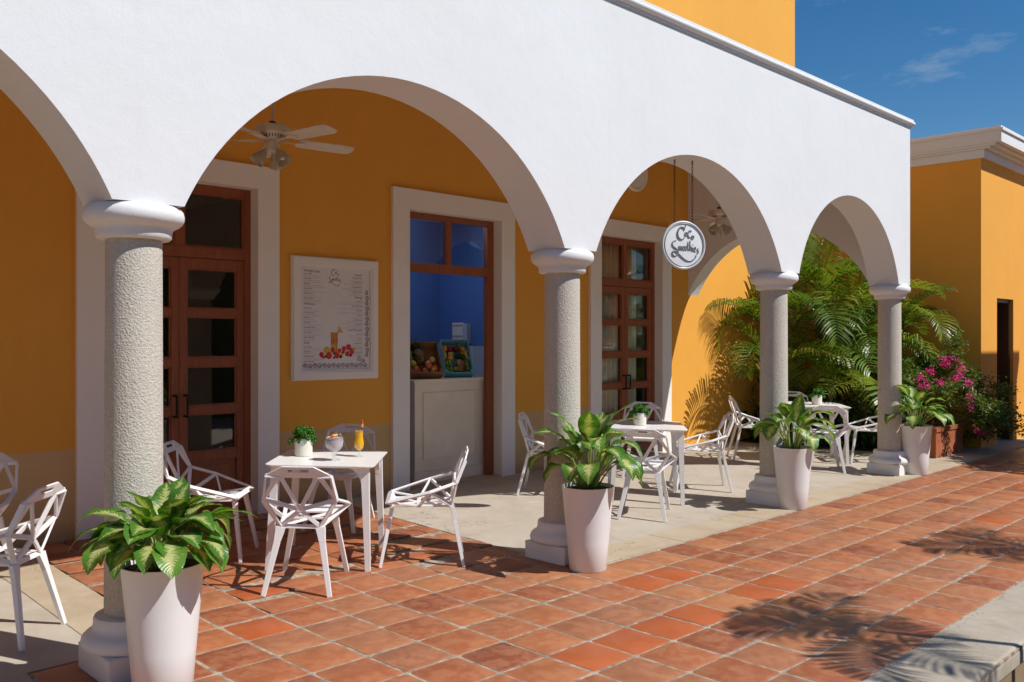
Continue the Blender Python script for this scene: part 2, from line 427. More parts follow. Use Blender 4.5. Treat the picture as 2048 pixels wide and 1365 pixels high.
# ------------------------------------------------------------------ mesh helpers
class MB:
    def __init__(s):
        s.v, s.f, s.uv = [], [], {}
    def add(s, vs, fs):
        o = len(s.v)
        s.v += [tuple(p) for p in vs]
        s.f += [tuple(i + o for i in f) for f in fs]
        return s
    def box(s, x0, x1, y0, y1, z0, z1):
        vs = [(x, y, z) for z in (z0, z1) for y in (y0, y1) for x in (x0, x1)]
        return s.add(vs, [(0, 2, 3, 1), (4, 5, 7, 6), (0, 1, 5, 4), (2, 6, 7, 3), (0, 4, 6, 2), (1, 3, 7, 5)])
    def bar(s, p, q, w, t, n=(0, 0, 1), w2=None, t2=None):
        p, q, n = V(p), V(q), V(n)
        d = (q - p).normalized()
        a = d.cross(n)
        if a.length < 1e-4:
            a = d.cross(V((1, 0, 0)))
        a.normalize(); b = a.cross(d).normalized()
        w2 = w if w2 is None else w2; t2 = t if t2 is None else t2
        vs = []
        for c, ww, tt in ((p, w, t), (q, w2, t2)):
            for i, j in ((-1, -1), (1, -1), (1, 1), (-1, 1)):
                vs.append(c + a * (i * ww / 2) + b * (j * tt / 2))
        return s.add(vs, [(3, 2, 1, 0), (4, 5, 6, 7), (0, 1, 5, 4), (1, 2, 6, 5), (2, 3, 7, 6), (3, 0, 4, 7)])
    def plate(s, pts, t):
        pts = [V(p) for p in pts]
        n = (pts[1] - pts[0]).cross(pts[2] - pts[0]).normalized() * (t / 2)
        k = len(pts)
        vs = [p + n for p in pts] + [p - n for p in pts]
        fs = [tuple(range(k)), tuple(range(2 * k - 1, k - 1, -1))]
        fs += [(i, i + k, (i + 1) % k + k, (i + 1) % k) for i in range(k)]
        return s.add(vs, fs)
    def lathe(s, prof, seg=32, c=(0, 0, 0), cap=True):
        vs, fs = [], []
        for r, z in prof:
            for k in range(seg):
                a = 2 * math.pi * k / seg
                vs.append((c[0] + r * math.cos(a), c[1] + r * math.sin(a), c[2] + z))
        for i in range(len(prof) - 1):
            for k in range(seg):
                k2 = (k + 1) % seg
                fs.append((i * seg + k, i * seg + k2, (i + 1) * seg + k2, (i + 1) * seg + k))
        if cap:
            fs.append(tuple(range(seg - 1, -1, -1)))
            o = (len(prof) - 1) * seg
            fs.append(tuple(range(o, o + seg)))
        return s.add(vs, fs)
    def tube(s, path, rad, seg=6, closed=False):
        path = [V(p) for p in path]
        n = len(path)
        rads = rad if isinstance(rad, (list, tuple)) else [rad] * n
        vs, fs = [], []
        ref = V((0, 0, 1))
        for i, p in enumerate(path):
            if closed:
                d = (path[(i + 1) % n] - path[i - 1]).normalized()
            else:
                d = (path[min(i + 1, n - 1)] - path[max(i - 1, 0)]).normalized()
            a = d.cross(ref)
            if a.length < 0.05:
                a = d.cross(V((1, 0, 0)))
            a.normalize(); b = d.cross(a)
            for k in range(seg):
                t_ = 2 * math.pi * k / seg
                vs.append(p + (a * math.cos(t_) + b * math.sin(t_)) * rads[i])
        m = n if closed else n - 1
        for i in range(m):
            j = (i + 1) % n
            for k in range(seg):
                k2 = (k + 1) % seg
                fs.append((i * seg + k, j * seg + k, j * seg + k2, i * seg + k2))
        if not closed:
            fs.append(tuple(range(seg)))
            fs.append(tuple(range((n - 1) * seg + seg - 1, (n - 1) * seg - 1, -1)))
        return s.add(vs, fs)
    def ball(s, c, rx, ry=None, rz=None, seg=14, rings=9):
        ry = rx if ry is None else ry; rz = rx if rz is None else rz
        vs, fs = [], []
        for i in range(1, rings):
            th = math.pi * i / rings
            for k in range(seg):
                a = 2 * math.pi * k / seg
                vs.append((c[0] + rx * math.sin(th) * math.cos(a), c[1] + ry * math.sin(th) * math.sin(a), c[2] + rz * math.cos(th)))
        top = len(vs); vs.append((c[0], c[1], c[2] + rz)); bot = len(vs); vs.append((c[0], c[1], c[2] - rz))
        for i in range(rings - 2):
            for k in range(seg):
                k2 = (k + 1) % seg
                fs.append((i * seg + k, (i + 1) * seg + k, (i + 1) * seg + k2, i * seg + k2))
        for k in range(seg):
            k2 = (k + 1) % seg
            fs.append((top, k, k2)); o = (rings - 2) * seg
            fs.append((bot, o + k2, o + k))
        return s.add(vs, fs)
    def mesh(s, name, smooth=False, bevel=0.0, fixn=True, angle=40):
        me = bpy.data.meshes.new(name)
        me.from_pydata(s.v, [], s.f)
        bm = bmesh.new(); bm.from_mesh(me)
        if fixn:
            bmesh.ops.recalc_face_normals(bm, faces=bm.faces)
        if bevel:
            ed = [e for e in bm.edges if len(e.link_faces) == 2 and e.calc_face_angle(0) > R(35)]
            bmesh.ops.bevel(bm, geom=ed, offset=bevel, segments=2, profile=0.6, affect='EDGES', clamp_overlap=True)
        bm.to_mesh(me); bm.free()
        if smooth:
            me.shade_smooth()
            if angle:
                me.set_sharp_from_angle(angle=R(angle))
        return me
    def build(s, name, mat, parent=None, smooth=False, bevel=0.0, angle=40, **kw):
        return link(name, s.mesh(name, smooth, bevel, angle=angle), mat, parent, **kw)

def link(name, me, mat=None, parent=None, loc=None, rot=None):
    o = bpy.data.objects.new(name, me)
    COL.objects.link(o)
    if mat is not None and me is not None and not me.materials:
        me.materials.append(M[mat] if isinstance(mat, str) else mat)
    if parent is not None:
        o.parent = parent
    if loc is not None:
        o.location = loc
    if rot is not None:
        o.rotation_euler = rot
    return o

def tag(o, label=None, cat=None, group=None, kind=None):
    for k, v in (('label', label), ('category', cat), ('group', group), ('kind', kind)):
        if v:
            o[k] = v
    return o

def empty(name, loc=(0, 0, 0), rz=0.0, **kw):
    o = bpy.data.objects.new(name, None)
    COL.objects.link(o)
    o.location = loc
    o.rotation_euler = (0, 0, rz)
    o.empty_display_size = 0.1
    return tag(o, **kw)

def copy_tree(o, parent=None):
    c = o.copy(); COL.objects.link(c); c.parent = parent
    for ch in o.children:
        copy_tree(ch, c)
    return c

SL = 0.0283                      # fall of the gallery floor towards the courtyard
def fz(y):
    return SL * max(0.0, min(y, 7.4) - 4.75)
def place(o, x, y, deg, z=None):
    """stand a thing on the gently falling floor"""
    z = fz(y) if z is None else z
    ang = math.atan(SL) if 4.75 < y < 7.4 else 0
    m = Matrix.Rotation(ang, 4, 'X') @ Matrix.Rotation(R(deg), 4, 'Z')
    o.location = (x, y, z)
    o.rotation_euler = m.to_euler()

def smooth_path(pts, sub=6):
    pts = [V(p) for p in pts]
    out = []
    for i in range(len(pts) - 1):
        p0, p1, p2, p3 = pts[max(i - 1, 0)], pts[i], pts[i + 1], pts[min(i + 2, len(pts) - 1)]
        for k in range(sub):
            t_ = k / sub
            out.append(0.5 * ((2 * p1) + (p2 - p0) * t_ + (2 * p0 - 5 * p1 + 4 * p2 - p3) * t_ ** 2 + (3 * p1 - p0 - 3 * p2 + p3) * t_ ** 3))
    out.append(pts[-1])
    return out

# ================================================================== GROUND
b = MB()
b.add([(-900, -900, -0.5), (900, -900, -0.5), (900, 900, -0.5), (-900, 900, -0.5)], [(0, 1, 2, 3)])
tag(b.build('ground', 'ground'), kind='structure')

# mortar bed that carries the tiles
W = 7.40
b = MB()
b.add([(-6, 1.855, -0.0028), (40, 1.855, -0.0028), (40, 4.17, -0.0028), (-6, 4.17, -0.0028)], [(0, 1, 2, 3)])
b.add([(2.05, 4.17, -0.0028), (4.95, 4.17, -0.0028), (4.95, 4.75, -0.0028), (2.05, 4.75, -0.0028),
       (2.05, W + .3, fz(W) - 0.0028), (4.95, W + .3, fz(W) - 0.0028)], [(0, 1, 2, 3), (3, 2, 5, 4)])
b.add([(1.36, 4.17, -0.0028), (2.05, 4.17, -0.0028), (2.05, 4.83, -0.0028), (1.36, 4.83, -0.0028)], [(0, 1, 2, 3)])
pave = b.build('pavement', 'mortar')
tag(pave, kind='structure')

PX, PY = 0.333, 0.3275
GX, GY = 2.735, 1.858            # grid origin found on the paving
def tile_meshes(mat, n, seed):
    rr = random.Random(seed)
    out = []
    for k in range(n):
        hw, hh = 0.1600, 0.1574
        m = MB()
        c = []
        for sx, sy in ((-1, -1), (1, -1), (1, 1), (-1, 1)):
            c.append((sx * hw + rr.uniform(-.004, .004), sy * hh + rr.uniform(-.004, .004)))
        ring = []
        for i in range(4):
            p, q = c[i], c[(i + 1) % 4]
            for tt in (0.05, 0.35, 0.65, 0.95):
                x = p[0] + (q[0] - p[0]) * tt; y = p[1] + (q[1] - p[1]) * tt
                jx, jy = rr.uniform(-.003, .003), rr.uniform(-.003, .003)
                ring.append((x + jx, y + jy))
        nn = len(ring)
        vs = [(x, y, -0.012) for x, y in ring] + [(x * .995, y * .995, -0.0022) for x, y in ring] + [(x * .965, y * .965, 0.0) for x, y in ring]
        fs = []
        for L in (0, nn):
            fs += [(L + i, L + (i + 1) % nn, L + nn + (i + 1) % nn, L + nn + i) for i in range(nn)]
        fs.append(tuple(range(2 * nn, 3 * nn)))
        m.add(vs, fs)
        me = m.mesh('tile', smooth=True, angle=50)
        me.materials.append(M[mat])
        out.append(me)
    return out
TM = tile_meshes('tile', 8, 3)
TC = tile_meshes('tile_clean', 3, 4)
clean = {(2, 3), (3, 3), (4, 3), (5, 3), (7, 3), (8, 3), (6, 5), (7, 5), (-1, 8), (0, 10), (18, 2), (25, 3)}
cells = []
for i in range(-9, 78):
    for j in range(0, 7):
        cells.append((i, j))
for i in range(-4, 7):
    for j in range(7, 18):
        if i >= -2 or j < 9:
            cells.append((i, j))
def cell_c(i, j):
    x = GX + (i + .5) * PX; y = GY + (j + .5) * PY
    return x, y
fw = V((math.cos(R(45.2)), math.sin(R(45.2))))
def vis(c):
    x, y = cell_c(*c)
    d = x * fw.x + y * fw.y; lat = x * fw.y - y * fw.x
    return d > 0.5 and abs(lat / d) < 0.62 and 1.65 / d < 0.42
seen = sorted([c for c in cells if vis(c)], key=lambda c: cell_c(*c)[0] ** 2 + cell_c(*c)[1] ** 2)
near = set(seen[:300])
rt = random.Random(11)
far = MB()
for c in cells:
    x, y = cell_c(*c)
    inner = c[1] >= 7
    sx = 1.0
    if inner:
        lo, hi = max(x - PX / 2, 2.125 if c[1] >= 9 else 1.40), min(x + PX / 2, 4.895)
        if hi - lo < .07 or y > W - .02:
            continue
        sx = (hi - lo - .013) / (PX - .013)
        x = (lo + hi) / 2
    z = fz(y) + rt.uniform(-.0016, .0016)
    tilt = (rt.uniform(-.004, .004) + (math.atan(SL) if y > 4.75 else 0), rt.uniform(-.004, .004))
    rz = rt.choice((0, math.pi)) + rt.uniform(-.010, .010)
    me = rt.choice(TC) if c in clean else rt.choice(TM)
    if c in near:
        o = link('tile', me, None, pave, (x, y, z), (tilt[0], tilt[1], rz)); o.scale.x = sx
    else:
        hw, hh = .1603 * sx, .1577
        far.add([(x - hw, y - hh, z), (x + hw, y - hh, z), (x + hw, y + hh, z), (x - hw, y + hh, z),
                 (x - hw, y - hh, z - .01), (x + hw, y - hh, z - .01), (x + hw, y + hh, z - .01), (x - hw, y + hh, z - .01)],
                [(0, 1, 2, 3), (0, 4, 5, 1), (1, 5, 6, 2), (2, 6, 7, 3), (3, 7, 4, 0)])
fo = far.build('far_tiles', 'tile', pave)
tag(fo, kind='stuff')

# concrete gallery floor either side of the tiled strip, with its edging strip
def floor_quad(b, x0, x1, y0, y1, dz=0.0):
    vs = [(x0, y0, fz(y0) + dz), (x1, y0, fz(y0) + dz), (x1, y1, fz(y1) + dz), (x0, y1, fz(y1) + dz)]
    b.add(vs, [(0, 1, 2, 3)])
b = MB()
for x0, x1, ya in ((-6, 1.395, 4.165), (1.395, 2.12, 4.812), (4.90, 14.6, 4.165)):
    if ya < 4.75:
        floor_quad(b, x0, x1, ya, 4.75)
    floor_quad(b, x0, x1, max(ya, 4.75), W + .02)
    floor_quad(b, x0, x1, W + .02, W + .35)
floor_quad(b, 14.6, 40, 4.165, 4.75)
b.box(-6, 1.395, 4.161, 4.165, -.06, 0.0); b.box(1.392, 1.395, 4.165, 4.812, -.06, 0.0); b.box(4.90, 40, 4.161, 4.165, -.06, 0.0)
b.add([(-6, W + .35, .0751), (14.6, W + .35, .0751), (14.6, 12, .0751), (-6, 12, .0751)], [(0, 1, 2, 3)])
tag(b.build('gallery_floor', 'concrete'), kind='structure')
edg = empty('floor_edging'); tag(edg, kind='structure')
rt = random.Random(5)
x = 4.90
while x < 15:
    L = rt.uniform(.9, 1.4)
    m = MB().box(x + .004, x + L - .004, 4.166, 4.52, 0.002, 0.0045)
    m.build('edging_slab', 'edging', edg)
    x += L
x = -2.0
while x < 1.2:
    L = min(rt.uniform(.9, 1.3), 1.39 - x)
    MB().box(x + .004, x + L - .004, 4.166, 4.52, 0.002, 0.0045).build('edging_slab', 'edging', edg)
    x += L
# strip beside the tiled entrance
MB().add([(1.78, 4.815, .0054), (2.115, 4.815, .0054), (2.115, 4.9, .0077), (1.78, 4.9, .0077),
          (1.78, W - .01, fz(W) + .0035), (2.115, W - .01, fz(W) + .0035)], [(0, 1, 2, 3), (3, 2, 5, 4)]).build('edging_slab', 'edging', edg)
# coping along the courtyard planter and planter wall
cop = empty('kerb'); tag(cop, kind='structure')
for i in range(-8, 34):
    x0 = 5.043 + i * 1.03; x1 = x0 + 1.0288
    prof = [(1.850, -.09), (1.850, .004)]
    for k in range(7):
        a = R(90 * k / 6)
        prof.append((1.50 - .035 * math.sin(a), -.031 + .035 * math.cos(a)))
    prof += [(1.465, -.09)]
    m = MB(); n = len(prof)
    m.add([(x0, y, z) for y, z in prof] + [(x1, y, z) for y, z in prof],
          [(k, (k + 1) % n, (k + 1) % n + n, k + n) for k in range(n)] + [tuple(range(n)), tuple(range(2 * n - 1, n - 1, -1))])
    m.build('coping_stone', 'coping', cop, smooth=True, angle=30)
tag(MB().box(-8, 40, 1.4675, 1.849, -.0925, -.004).build('coping_joint', 'mortar'), kind='structure')
tag(MB().box(-8, 40, 1.50, 1.846, -.5, -.093).build('planter_wall', 'tan_wall'), kind='structure')
tag(MB().add([(-8, -5.8, -.30), (40, -5.8, -.30), (40, -.9, -.30), (-8, -.9, -.30)], [(0, 1, 2, 3)]).build('bounce_paving', 'bounce_stone'), kind='structure')  # unseen pale surface, added to bounce sunlight into the gallery
tag(MB().add([(-8, -.9, -.32), (40, -.9, -.32), (40, 1.499, -.32), (-8, 1.499, -.32)], [(0, 1, 2, 3)]).build('planting_soil', 'soil'), kind='structure')

# ================================================================== ARCADE
COLX = [-1.40, 1.806, 5.026, 8.221, 11.075]
ARC = empty('arcade', (0, 0, 0), label='white stucco arcade of rounded arches on stone columns', cat='arcade')
YF, YB, ZSPR, ZTOP = 4.335, 4.705, 2.32, 4.27
def arch_z(x, x0, x1, rise=0.925, z0=ZSPR):
    h = (x1 - x0) / 2
    rad = (h * h + rise * rise) / (2 * rise)
    zc = z0 + rise - rad
    d = x - (x0 + x1) / 2
    return zc + math.sqrt(max(rad * rad - d * d, 0))
def wall_with_arches(x_start, x_end, openings, ztop, rise=.925, ny=1):
    """samples of (x, z_bottom) along the wall"""
    xs = [(x_start, ZSPR)]
    for x0, x1 in openings:
        xs.append((x0, ZSPR))
        N = 44
        for k in range(1, N):
            tt = 0.5 - 0.5 * math.cos(math.pi * k / N)
            x = x0 + (x1 - x0) * tt
            xs.append((x, arch_z(x, x0, x1, rise)))
        xs.append((x1, ZSPR))
    xs.append((x_end, ZSPR))
    return xs
def extrude_wall(xs, c0, c1, ztop, axis='X'):
    zt_ = ztop if callable(ztop) else (lambda a: ztop)
    m = MB()
    n = len(xs)
    P = (lambda a, c, z: (a, c, z)) if axis == 'X' else (lambda a, c, z: (c, a, z))
    vs = []
    for c in (c0, c1):
        vs += [P(a, c, z) for a, z in xs] + [P(a, c, zt_(a)) for a, z in xs]
    fs = []
    for i in range(n - 1):
        fs.append((i, i + 1, n + i + 1, n + i))
        fs.append((2 * n + i, 3 * n + i, 3 * n + i + 1, 2 * n + i + 1))
        fs.append((i, 2 * n + i, 2 * n + i + 1, i + 1))
        fs.append((n + i, n + i + 1, 3 * n + i + 1, 3 * n + i))
    fs.append((0, n, 3 * n, 2 * n)); fs.append((n - 1, 3 * n - 1, 4 * n - 1, 2 * n - 1))
    m.add(vs, fs)
    return m
HW = 0.178
XEND = COLX[4] + 0.165
ops = [(COLX[i] + HW, COLX[i + 1] - HW) for i in range(4)]
xs = wall_with_arches(-4.6, XEND, ops, ZTOP)
extrude_wall(xs, YF, YB, ZTOP).build('arch_wall', 'white', ARC, smooth=True, angle=30)
# return arch that closes the gallery at its far end
xs = [(YB + .002, ZSPR - .02)]
N = 44
for k in range(1, N):
    tt = 0.5 - 0.5 * math.cos(math.pi * k / N)
    y = YB + (W - YB) * tt
    xs.append((y, arch_z(y, YB, W, 0.86, ZSPR - .02)))
xs.append((W - .001, ZSPR - .02))
extrude_wall(xs, 10.965, 11.235, lambda y: 4.2 + (y - YB) * .22, 'Y').build('return_arch', 'white', ARC, smooth=True, angle=30)
def slope_slab(x0, x1, za, zb, th):
    ya, yb = YB + .003, W - .002
    return MB().add([(x0, ya, za), (x1, ya, za), (x1, yb, zb), (x0, yb, zb), (x0, ya, za + th), (x1, ya, za + th), (x1, yb, zb + th), (x0, yb, zb + th)],
                    [(0, 3, 2, 1), (4, 5, 6, 7), (0, 1, 5, 4), (1, 2, 6, 5), (2, 3, 7, 6), (3, 0, 4, 7)])
slope_slab(-4.6, 10.96, 4.10, 4.69, .1).build('gallery_ceiling', 'white', ARC)
MB().box(-4.6, COLX[0] - HW - .004, YF, YB, 0, ZSPR - .001).build('added_end_wall', 'white', ARC)  # solid front added out of view to cut light from the left
MB().box(-1.75, -1.60, YB + .003, W - .003, 0, 4.1).build('added_end_wall', 'orange', ARC)  # unseen wall added to reduce the fill in the leftmost bay
# cornice along the top
prof = [(YB, ZTOP), (YF - .012, ZTOP), (YF - .012, ZTOP + .018)]
for k in range(7):
    a = R(-80 + 160 * k / 6)
    prof.append((YF - .018 - .032 * math.cos(a), ZTOP + .047 + .028 * math.sin(a)))
prof += [(YF - .03, ZTOP + .078), (YF - .03, ZTOP + .095), (YB, ZTOP + .095)]
n = len(prof)
m = MB().add([(-4.6, y, z) for y, z in prof] + [(XEND + .045, y, z) for y, z in prof],
             [(k, (k + 1) % n, (k + 1) % n + n, k + n) for k in range(n)] + [tuple(range(n)), tuple(range(2 * n - 1, n - 1, -1))])
m.build('cornice', 'white', ARC, smooth=True, angle=35)
slope_slab(-4.6, XEND, 4.21, 4.80, .08).build('roof', 'concrete', ARC)

CAPP = [(.146, 2.150), (.168, 2.152), (.178, 2.160), (.180, 2.185), (.183, 2.202), (.196, 2.212), (.214, 2.222), (.230, 2.236), (.239, 2.256),
        (.240, 2.276), (.234, 2.296), (.220, 2.312), (.200, 2.3205), (.12, 2.3215)]
BASP = [(.16, .128), (.222, .131), (.240, .142), (.246, .162), (.240, .186), (.222, .204), (.203, .214), (.192, .228), (.188, .248), (.188, .272), (.182, .284), (.12, .287)]
SHP = [(.140, .275)] + [(.1395 - .006 * k / 16, .30 + (2.14 - .30) * k / 16) for k in range(17)] + [(.132, 2.158)]
cap_me = MB().lathe(CAPP, 48).mesh('capital', True, angle=50); cap_me.materials.append(M['capital'])
bas_me = MB().lathe(BASP, 48).mesh('base', True, angle=50); bas_me.materials.append(M['capital'])
sh_me = MB().lathe(SHP, 48).mesh('shaft', True, angle=50); sh_me.materials.append(M['shaft'])
pl_me = MB().box(-.2, .2, -.2, .2, 0.001, .13).mesh('plinth', bevel=.006); pl_me.materials.append(M['capital'])
for x in COLX:
    c = link('column', sh_me, None, ARC, (x, 4.52, 0))
    for nm, me in (('capital', cap_me), ('base', bas_me), ('plinth', pl_me)):
        link(nm, me, None, c)

# ================================================================== CAFE BUILDING
BLD = empty('cafe_building', (0, 0, 0), label='ochre cafe building with white door surrounds behind the arcade', cat='building')
openings = [(2.71, 4.06, 3.025), (5.80, 7.145, 3.025), (8.945, 10.285, 3.025)]
wb = MB()
x = -5.0
for x0, x1, zt in openings:
    wb.box(x, x0, W, W + .25, 0, 9.0)
    wb.box(x0, x1, W, W + .25, zt, 9.0)
    x = x1
wb.box(x, 14.18, W, W + .25, 0, 9.0)
wb.box(14.18, 14.6, W, W + .25, 0, 4.4)
wb.box(13.93, 14.18, W + .25, 13, 3.2, 9.0)
wb.build('wall', 'orange_dado', BLD)
MB().box(-5, 14.18, W, 13, 9.0, 9.2).build('roof', 'concrete', BLD)
for x0, x1, zt in openings:
    m = MB()
    y0, y1 = W - .042, W + .115
    m.box(x0 - .215, x0 + .002, y0, y1, fz(W) - .01, 3.232)
    m.box(x1 - .002, x1 + .215, y0, y1, fz(W) - .01, 3.232)
    m.box(x0 + .002, x1 - .002, y0, y1, zt - .002, 3.232)
    m.build('door_surround', 'trim', BLD)
    MB().box(x0 + .004, x1 - .004, W - .03, W + .2, .06, .084).build('threshold', 'edging', BLD)

def pane(x0, x1, z0, z1, y, parent):
    MB().box(x0, x1, y - .002, y + .002, z0, z1).build('pane', 'pane', parent)
def d_handle(x, z0, z1, y, parent):
    m = MB()
    m.tube(smooth_path([(x, y, z0), (x, y - .045, z0), (x, y - .055, z0 + .015), (x, y - .055, z1 - .015), (x, y - .045, z1), (x, y, z1)], 4), .010, 8)
    m.lathe([(.017, 0), (.017, .008)], 12, (x, y - .01, z0 - .004)); m.lathe([(.017, 0), (.017, .008)], 12, (x, y - .01, z1 - .004))
    m.build('handle', 'black', parent, smooth=True)
ROWS = [(1.924, 2.278), (1.491, 1.854), (1.066, 1.415), (.663, .995)]
def french_door(x0, x1):
    y0, y1 = W + .095, W + .15
    xm = (x0 + x1) / 2
    # fixed frame with the fanlight above
    fr = MB()
    fr.box(x0, x0 + .065, y0, y1 + .02, .085, 3.02); fr.box(x1 - .065, x1, y0, y1 + .02, .085, 3.02)
    fr.box(x0 + .065, x1 - .065, y0, y1 + .02, 2.945, 3.02); fr.box(x0 + .065, x1 - .065, y0 - .006, y1 + .02, 2.372, 2.465)
    fr.box(xm - .04, xm + .04, y0, y1 + .02, 2.465, 2.945)
    f = fr.build('door_frame', 'wood', BLD, bevel=.004)
    for a, c in ((x0 + .065, xm - .04), (xm + .04, x1 - .065)):
        pane(a, c, 2.465, 2.945, W + .13, f)
        st = MB()
        st.box(a, a + .018, y0 + .012, y0 + .03, 2.465, 2.945); st.box(c - .018, c, y0 + .012, y0 + .03, 2.465, 2.945)
        st.box(a + .018, c - .018, y0 + .012, y0 + .03, 2.465, 2.483); st.box(a + .018, c - .018, y0 + .012, y0 + .03, 2.927, 2.945)
        st.build('glazing_bead', 'wood', f)
    for a, c, hx in ((x0 + .068, xm - .002, xm - .045), (xm + .002, x1 - .068, xm + .05)):
        L = MB()
        s = .068
        yy0, yy1 = y0 + .008, y1 + .008
        L.box(a, a + s, yy0, yy1, .09, 2.368); L.box(c - s, c, yy0, yy1, .09, 2.368)
        zs = [2.368]
        for r0, r1 in ROWS:
            L.box(a + s, c - s, yy0, yy1, r1, zs[-1]); zs.append(r0)
        L.box(a + s, c - s, yy0, yy1, .58, zs[-1]); L.box(a + s, c - s, yy0, yy1, .09, .22)
        L.box(a + s, c - s, yy0 + .02, yy1 - .005, .22, .58)
        L.box(a + s + .045, c - s - .045, yy0 + .008, yy0 + .02, .265, .535)
        for r0, r1 in ROWS:
            L.box(a + s, a + s + .014, yy0 + .010, yy0 + .026, r0, r1); L.box(c - s - .014, c - s, yy0 + .010, yy0 + .026, r0, r1)
            L.box(a + s + .014, c - s - .014, yy0 + .010, yy0 + .026, r0, r0 + .014); L.box(a + s + .014, c - s - .014, yy0 + .010, yy0 + .026, r1 - .014, r1)
        d = L.build('door', 'wood', BLD, bevel=.003)
        for r0, r1 in ROWS:
            pane(a + s, c - s, r0, r1, yy0 + .034, d)
        d_handle(hx, .985, 1.165, yy0, d)
french_door(2.71, 4.06)
french_door(8.945, 10.285)
# fanlight and jambs of the open serving doorway
x0, x1 = 5.80, 7.145
fr = MB(); y0, y1 = W + .095, W + .165
fr.box(x0, x0 + .06, y0, y1, .085, 3.02); fr.box(x1 - .10, x1, y0, y1, .085, 3.02)
fr.box(x0 + .06, x1 - .10, y0, y1, 2.958, 3.02); fr.box(x0 + .06, x1 - .10, y0 - .004, y1, 2.378, 2.478)
fr.box(6.425, 6.495, y0, y1, 2.478, 2.958)
f = fr.build('door_frame', 'wood', BLD, bevel=.004)
pane(x0 + .06, 6.425, 2.478, 2.958, W + .13, f); pane(6.495, x1 - .10, 2.478, 2.958, W + .13, f)

# rooms behind the openings
def room(x0, x1, y1, zt, mat, name='room_wall'):
    m = MB()
    y0 = W + .252
    t_ = .1
    m.box(x0 - t_, x0, y0, y1 + t_, .07, zt); m.box(x1, x1 + t_, y0, y1 + t_, .07, zt)
    m.box(x0, x1, y1, y1 + t_, .07, zt)
    m.build(name, mat, BLD)
    MB().box(x0 - t_, x1 + t_, y0, y1 + t_, zt, zt + .1).build('room_ceiling', 'trim', BLD)
room(2.0, 5.0, 11.0, 3.3, 'room')
room(5.35, 8.1, 9.62, 3.3, 'blue')
room(8.45, 11.6, 10.5, 3.3, 'room')
# pale tiles low on the blue wall
for k in range(5):
    MB().box(8.078, 8.097, 7.72 + k * .38, 7.72 + (k + 1) * .38 - .004, .08, 1.565).build('wall_tile', 'blue_tile', BLD)
for k in range(7):
    xa = 5.36 + k * .388
    MB().box(xa, xa + .384, 9.598, 9.617, .08, 1.565).build('wall_tile', 'blue_tile', BLD)
# fluorescent batten on the ceiling of the serving room, seen through the fanlight
lt = empty('batten_light', (6.75, 8.65, 3.235), R(20), label='lit fluorescent batten on the ceiling behind the serving counter', cat='lamp')
MB().box(-.62, .62, -.05, .05, .0, .06).build('housing', 'fan_white', lt)
t = NT('lit_tube'); t.set(Base_Color=rgb(.9, .92, .95)); t.b.inputs['Emission Color'].default_value = (.85, .93, 1, 1); t.b.inputs['Emission Strength'].default_value = 60.0
M['tube'] = t.m
MB().tube([(-.60, 0, -.014), (.60, 0, -.014)], .013, 12).build('tube', 'tube', lt, smooth=True)
# curtains behind the far door
for xa, xb in ((8.96, 9.60), (9.62, 9.98)):
    pts = []
    n = 60
    for k in range(n + 1):
        x = xa + (xb - xa) * k / n
        pts.append((x, W + .205 + .028 * math.sin(k * .55) + .012 * math.sin(k * 1.3 + 1)))
    m = MB(); k = len(pts)
    m.add([(x, y, .09) for x, y in pts] + [(x, y, 2.98) for x, y in pts], [(i, i + 1, k + i + 1, k + i) for i in range(k - 1)])
    cu = m.build('curtain', 'curtain', None, smooth=True, angle=0)
    so = cu.modifiers.new('thick', 'SOLIDIFY'); so.thickness = .003
    tag(cu, 'cream curtain drawn behind the glass of the far door, %s' % ('wider of the two' if xa < 9 else 'narrower of the two'), 'curtain', 'curtains behind the far door')
# round moulding high on the wall
m = MB()
prof = [(.262, 0), (.265, .02), (.255, .035), (.235, .038), (.222, .03), (.212, .018), (.16, .03), (.08, .045), (.0, .05)]
seg = 40
m.lathe(prof[:-1] + [(.001, .05)], seg)
md = m.build('wall_medallion', 'trim', None, smooth=True)
md.location = (9.70, W + .002, 3.925); md.rotation_euler = (R(90), 0, 0)
tag(md, 'round white plaster medallion high on the ochre wall above the far door', 'medallion')

# ================================================================== BUILDING ACROSS THE END OF THE PATH
SB = empty('side_building', (0, 0, 0), label='ochre building with heavy white cornice at the far right', cat='building')
SX, SY = 14.62, 4.58
m = MB()
m.box(SX, 15.36, SY, SY + .5, 0, 4.42); m.box(16.19, 24, SY, SY + .5, 0, 4.42); m.box(15.36, 16.19, SY, SY + .5, 2.31, 4.42)
m.box(SX, SX + .4, SY + .5, 13, 0, 4.42)
m.build('wall', 'orange', SB)
lin = MB().box(16.13, 16.186, SY + .05, SY + .498, .01, 2.306).box(15.364, 15.42, SY + .25, SY + .498, .01, 2.306).box(15.42, 16.13, SY + .05, SY + .498, 2.25, 2.306)
lin.build('door_frame', 'dark_wood', SB)
MB().box(15.32, 16.23, SY + .502, SY + .58, 0.02, 2.35).build('door', 'dark_wood', SB)
def ring(px, py, z0, z1, bev=0.0):
    m = MB().box(SX - px, 24.4, SY - py, SY + .1, z0, z1).box(SX - px, SX + .1, SY + .1, 13, z0, z1)
    return m
c = ring(.012, .05, 4.42, 4.55).build('frieze', 'white', SB)
c = ring(.035, .14, 4.55, 4.585).build('cornice', 'white', SB)
ring(.05, .22, 4.585, 4.622).build('cornice', 'white', SB)
ring(.06, .30, 4.622, 4.79).build('fascia', 'white', SB)
ring(.075, .325, 4.79, 4.83).build('cornice', 'white', SB)
ring(.055, .295, 4.83, 4.862).build('cornice', 'white', SB)
